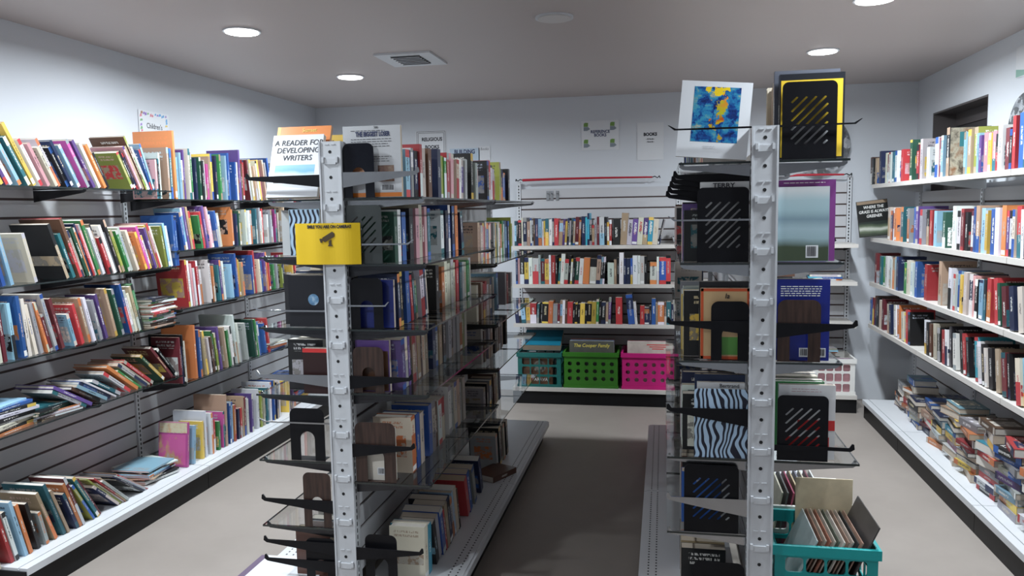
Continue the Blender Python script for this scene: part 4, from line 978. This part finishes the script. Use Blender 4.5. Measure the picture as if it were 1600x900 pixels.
crate('dark teal windowed crate of records under the reference shelves', -1.148, -.80, yc, yc+.34, ZB, .275, MAT['dteal_pl'], 'win')
crate('green plastic crate with round holes holding gospel records', -.775, -.352, yc, yc+.34, ZB, .285, MAT['green_pl'], 'round')
crate('hot pink plastic crate with round holes holding records', -.318, .105, yc, yc+.34, ZB, .285, MAT['pink_pl'], 'round')
crate('white plastic windowed crate of records by the window wall corner', 1.10, 1.395, yc, yc+.34, ZB+0, .27, MAT['white_pl'], 'win')
crate('bright teal plastic crate of old records on the gondola end', .372, .700, 2.665, 2.985, ZB, .27, MAT['teal_pl'], 'win')
crate('white plastic crate of records behind the bright teal crate', .372, .700, 3.03, 3.36, ZB, .27, MAT['white_pl'], 'win')
def face_sleeves(x0, y0, cols, grp, names, lift=0, w_=.312):
    for i, (c, nm) in enumerate(zip(cols, names)):
        yy = y0 + .026 + i*.030
        yield sleeve(nm, c, (0,-math.cos(.06),math.sin(.06)), (1,0,0), (0,math.sin(.06),math.cos(.06)), (x0, yy, ZB+.009), .006, w_, grp, .36 if lift else None)
G1 = 'records in the crates under the reference shelves'
L1 = list(face_sleeves(-.735, yc, [(.10,.10,.085), (.4,.4,.4), (.05,.12,.25), (.5,.45,.4), (.3,.05,.03)], G1, ['grey record sleeve lettered The Cooper Family in green crate', 'pale grey record sleeve second in the green crate', 'blue record sleeve third in the green crate', 'beige record sleeve fourth in the green crate', 'red record sleeve last in the green crate'], 1, .35))
text('The Cooper Family', .038, MAT['inky'], .0006, L1[0], (.0066, .175, .325), (0,1,0), (0,0,1), sx=.95, shear=.2)
L2 = list(face_sleeves(-.278, yc, [(.58,.52,.46), (.7,.68,.66), (.5,.2,.2), (.3,.3,.33)], G1, ['cream record sleeve with red script first in pink crate', 'white record sleeve second in the pink crate', 'dusty red record sleeve third in the pink crate', 'grey record sleeve last in the pink crate'], 1, .35))
text('Greatest' if 0 else 'Favorites', .034, MAT['inkr'], .0004, L2[0], (.0066, .22, .335), (0,1,0), (0,0,1), sx=.8, shear=.2) if 0 else None
lm = MB()
for i in range(3): lm.box(.0061, .0066, .15+.02*i, .32-.02*i, .335-.016*i, .342-.016*i)
lm.build('print_lines', MAT['inkr'], L2[0])['kind'] = 'stuff'
L3 = list(face_sleeves(-1.125, yc, [(.13,.065,.035), (.3,.28,.25), (.06,.06,.07)], G1, ['brown record sleeve lettered TARAVA with round portrait in dark teal crate', 'beige record sleeve second in the dark teal crate', 'charcoal record sleeve last in the dark teal crate'], 0, .255))
text('TARAVA', .036, MAT['inkw'], .0004, L3[0], (.0066, .15, .045), (0,1,0), (0,0,1), sx=.95)
me = plate([(.05*math.cos(i*.3), .05*math.sin(i*.3)) for i in range(21)], [], .0005, art('portrait_print', [(.03,.03,.03), (.2,.18,.15), (.35,.3,.25)], 30), 'portrait'); obj('portrait', xf(me, (0,1,0), (0,0,1), (1,0,0), (.0066, .15, .15)), L3[0])
o = facing_book('reference_book', -1.12, ZB+.280, 6.13, .31, .24, .05, (.01,.16,.25), (.5,.5,.5), 'large teal blue boxed atlas lying on the dark teal crate', 68)[0]
L4 = list(face_sleeves(1.117, yc, [(.42,.22,.24), (.18,.05,.16), (.5,.48,.44)], G1, ['dusty pink record sleeve with purple figures in white corner crate', 'purple record sleeve second in the white corner crate', 'cream record sleeve last in the white corner crate'], 0, .255))
GT = 'old records in the bright teal crate'
th_ = math.radians(24); ex = (math.cos(th_), 0, -math.sin(th_)); ez = (math.sin(th_), 0, math.cos(th_))
cs = [((.42,.46,.46), 'pale grey printed sleeve'), ((.20,.10,.07), 'worn brown sleeve'), ((.42,.34,.28), 'torn beige sleeve'), ((.30,.12,.08), 'rust brown sleeve'), ((.46,.40,.34), 'cream sleeve with frayed edge'), ((.12,.13,.10), 'dark olive sleeve'), ((.48,.43,.38), 'ivory sleeve with torn corner'), ((.25,.16,.12), 'chestnut sleeve'), ((.40,.33,.28), 'faded tan sleeve'), ((.03,.03,.03), 'black sleeve'), ((.33,.20,.15), 'reddish tan cardboard sleeve')]
for i, (c, nm) in enumerate(cs):
    sleeve(f'{nm} {"first" if i == 0 else "standing"} among old records in the teal crate', c, ex, (0,1,0), ez, (.386+.0145*i, 2.675+.004*(i % 3), ZB+.0105+.004*math.sin(th_)), .0045, .293, GT, .30)
sleeve('grey black album board leaning outermost in the teal crate', (.055,.05,.05), ex, (0,1,0), ez, (.553, 2.674, ZB+.0105), .005, .296, GT, .365)
sleeve('plain ivory cardboard album board rising above the teal crate', (.60,.50,.34), (0,-1,0), (1,0,0), (0,0,1), (.485, 2.977, ZB+.012), .004, .20, GT, .39)
for i, (c, nm) in enumerate([((.5,.48,.38), 'cream'), ((.1,.1,.1), 'black'), ((.3,.05,.10), 'crimson'), ((.5,.4,.25), 'straw'), ((.15,.15,.2), 'slate'), ((.55,.5,.4), 'ivory'), ((.2,.05,.08), 'wine'), ((.6,.6,.58), 'white')]):
    sleeve(f'{nm} record sleeve in the white crate behind the teal crate', c, (math.cos(.2), 0, -math.sin(.2)), (0,1,0), (math.sin(.2), 0, math.cos(.2)), (.385+.021*i, 3.045, ZB+.011), .006, .29, 'records in the white crate behind the teal one', .31)
# leaflet hanging over the children's side deck
t = thing('open_leaflet', 'open white leaflet with purple cover edge on the children\'s side deck', 'leaflet', (XL-.30, 2.70, ZB+.002))
MB().box(-.14, 0, -.16, .16, 0, .004).build('page', MAT['paper'], t); MB().box(0, .15, -.16, .16, .001, .006).build('page', MAT['paper'], t); MB().box(-.17, -.14, -.16, .16, 0, .003).build('cover_edge', simple('purple_cover', (.12,.08,.14), .5), t)
# back right bay: loose things on its shelves
pile(1.2, 6.22, BZ[1]+.02, 'wcw', (0,1,0), RB, 'back shelf by window corner', 'books lying in the back corner bay', (.012, .02), (.15, .18), (.22, .26), .2)
pile(.85, 6.22, BZ[1]+.02, 'aue', (0,1,0), RB, 'back shelf behind zebra gondola', 'books lying in the back corner bay', (.03, .04), (.15, .18), (.22, .26), .1)
pile(1.18, 6.23, ZB+.285, 'wlw', (0,1,0), RB, 'on the white corner crate', 'books lying in the back corner bay', (.008, .014), (.16, .18), (.22, .25), .15)
row('H20 <0 y2 k1 a1 <14 yk1 i1 k2 e1', '+X', bs, 1.255, RB, 'corner bay top shelf', 'books lying in the back corner bay', start=.13, end=.30)
t = thing('black_tube', 'thin black tube leaning across the back corner shelf', 'tube', (1.19, 6.30, 1.257)); MB().tube([(-.03, 0, .23), (.09, 0, .012)], .011, 10).build('tube', MAT['black'], t); MB().tube([(-.036, 0, .241), (-.03, 0, .23)], .013, 10).build('cap', MAT['black'], t)
for b in BOOKS:
    if 'obj' not in b: build_book(b)
# lettering on a few spines and covers
b = min((b for b in BOOKS if b['kind'] == BK and abs(b['p'].z - LR1[0]) < .03 and b['h'] > .205 and 2.7 < b['p'].y < 3.1 and b['ca'][0] > 3*b['ca'][1]), key=lambda b: b['p'].y)
text('TION', .026, MAT['inkw'], .0006, b['obj'], (-.0004, .045, b['h']-.022), (0,-1,0), (0,0,1))
def spine_text(b, s, size, z, mt, bold=.0006):
    return text(s, size, mt, bold, b['obj'], (b['t']/2, -.0004, z), (0,0,-1), (1,0,0))
for u, mt in ((977, 'ink'), (986, 'inkw'), (994, 'inkr'), (1003, 'inkw'), (1012, 'inkw')):
    b = near(RB, u, 0, BZ[0]); spine_text(b, 'AUDEL', min(.026, b['t']*.9), b['h']*.66, MAT[mt])
b = max((b for b in BOOKS if b['kind'] == HB and abs(b['p'].z - RZ[0]) < .03 and 1466 < pju(b['p']) < 1500), key=lambda b: b['h']*100 + b['t'])
MB().box(b['t']+.0002, b['t']+.0006, .004, b['w']-.003, .004, b['h']-.004).build('collage_picture', art('collage_print', [(.03,.02,.018), (.25,.12,.06), (.45,.40,.30), (.05,.03,.02), (.55,.50,.42)], 11), b['obj'])
MB().box(b['t']+.0007, b['t']+.0010, .05, b['w']-.02, b['h']*.60, b['h']*.90).build('teal_panel', simple('teal_title_panel', (.04,.20,.22), .4), b['obj'])
text('AC A\nAWE\nWE', .034, MAT['inkw'], .0005, b['obj'], (b['t']+.0014, .055+.05, b['h']*.75), (0,1,0), (0,0,1), sx=.8)
b = max((b for b in BOOKS if b['kind'] == HB and abs(b['p'].z - RZ[2]) < .03 and 1405 < pju(b['p']) < 1436), key=lambda b: b['t'])
text('Y', .05, MAT['inky'], .001, b['obj'], (b['t']*.62, -.0004, b['h']*.72), (1,0,0), (0,0,1)); text('S', .02, MAT['inkw'], .0004, b['obj'], (b['t']*.75, -.0004, b['h']*.5), (1,0,0), (0,0,1))
b = min((b for b in BOOKS if b['kind'] == PB and abs(b['p'].z - LZ[0][3]) < .03), key=lambda b: abs(pju(b['p'])-282))
bookend(-2.90, -2.77, LZ[0][3], .17, 3.858, 'arch', MAT['black'], 'black arched bookend on the fourth children\'s shelf')
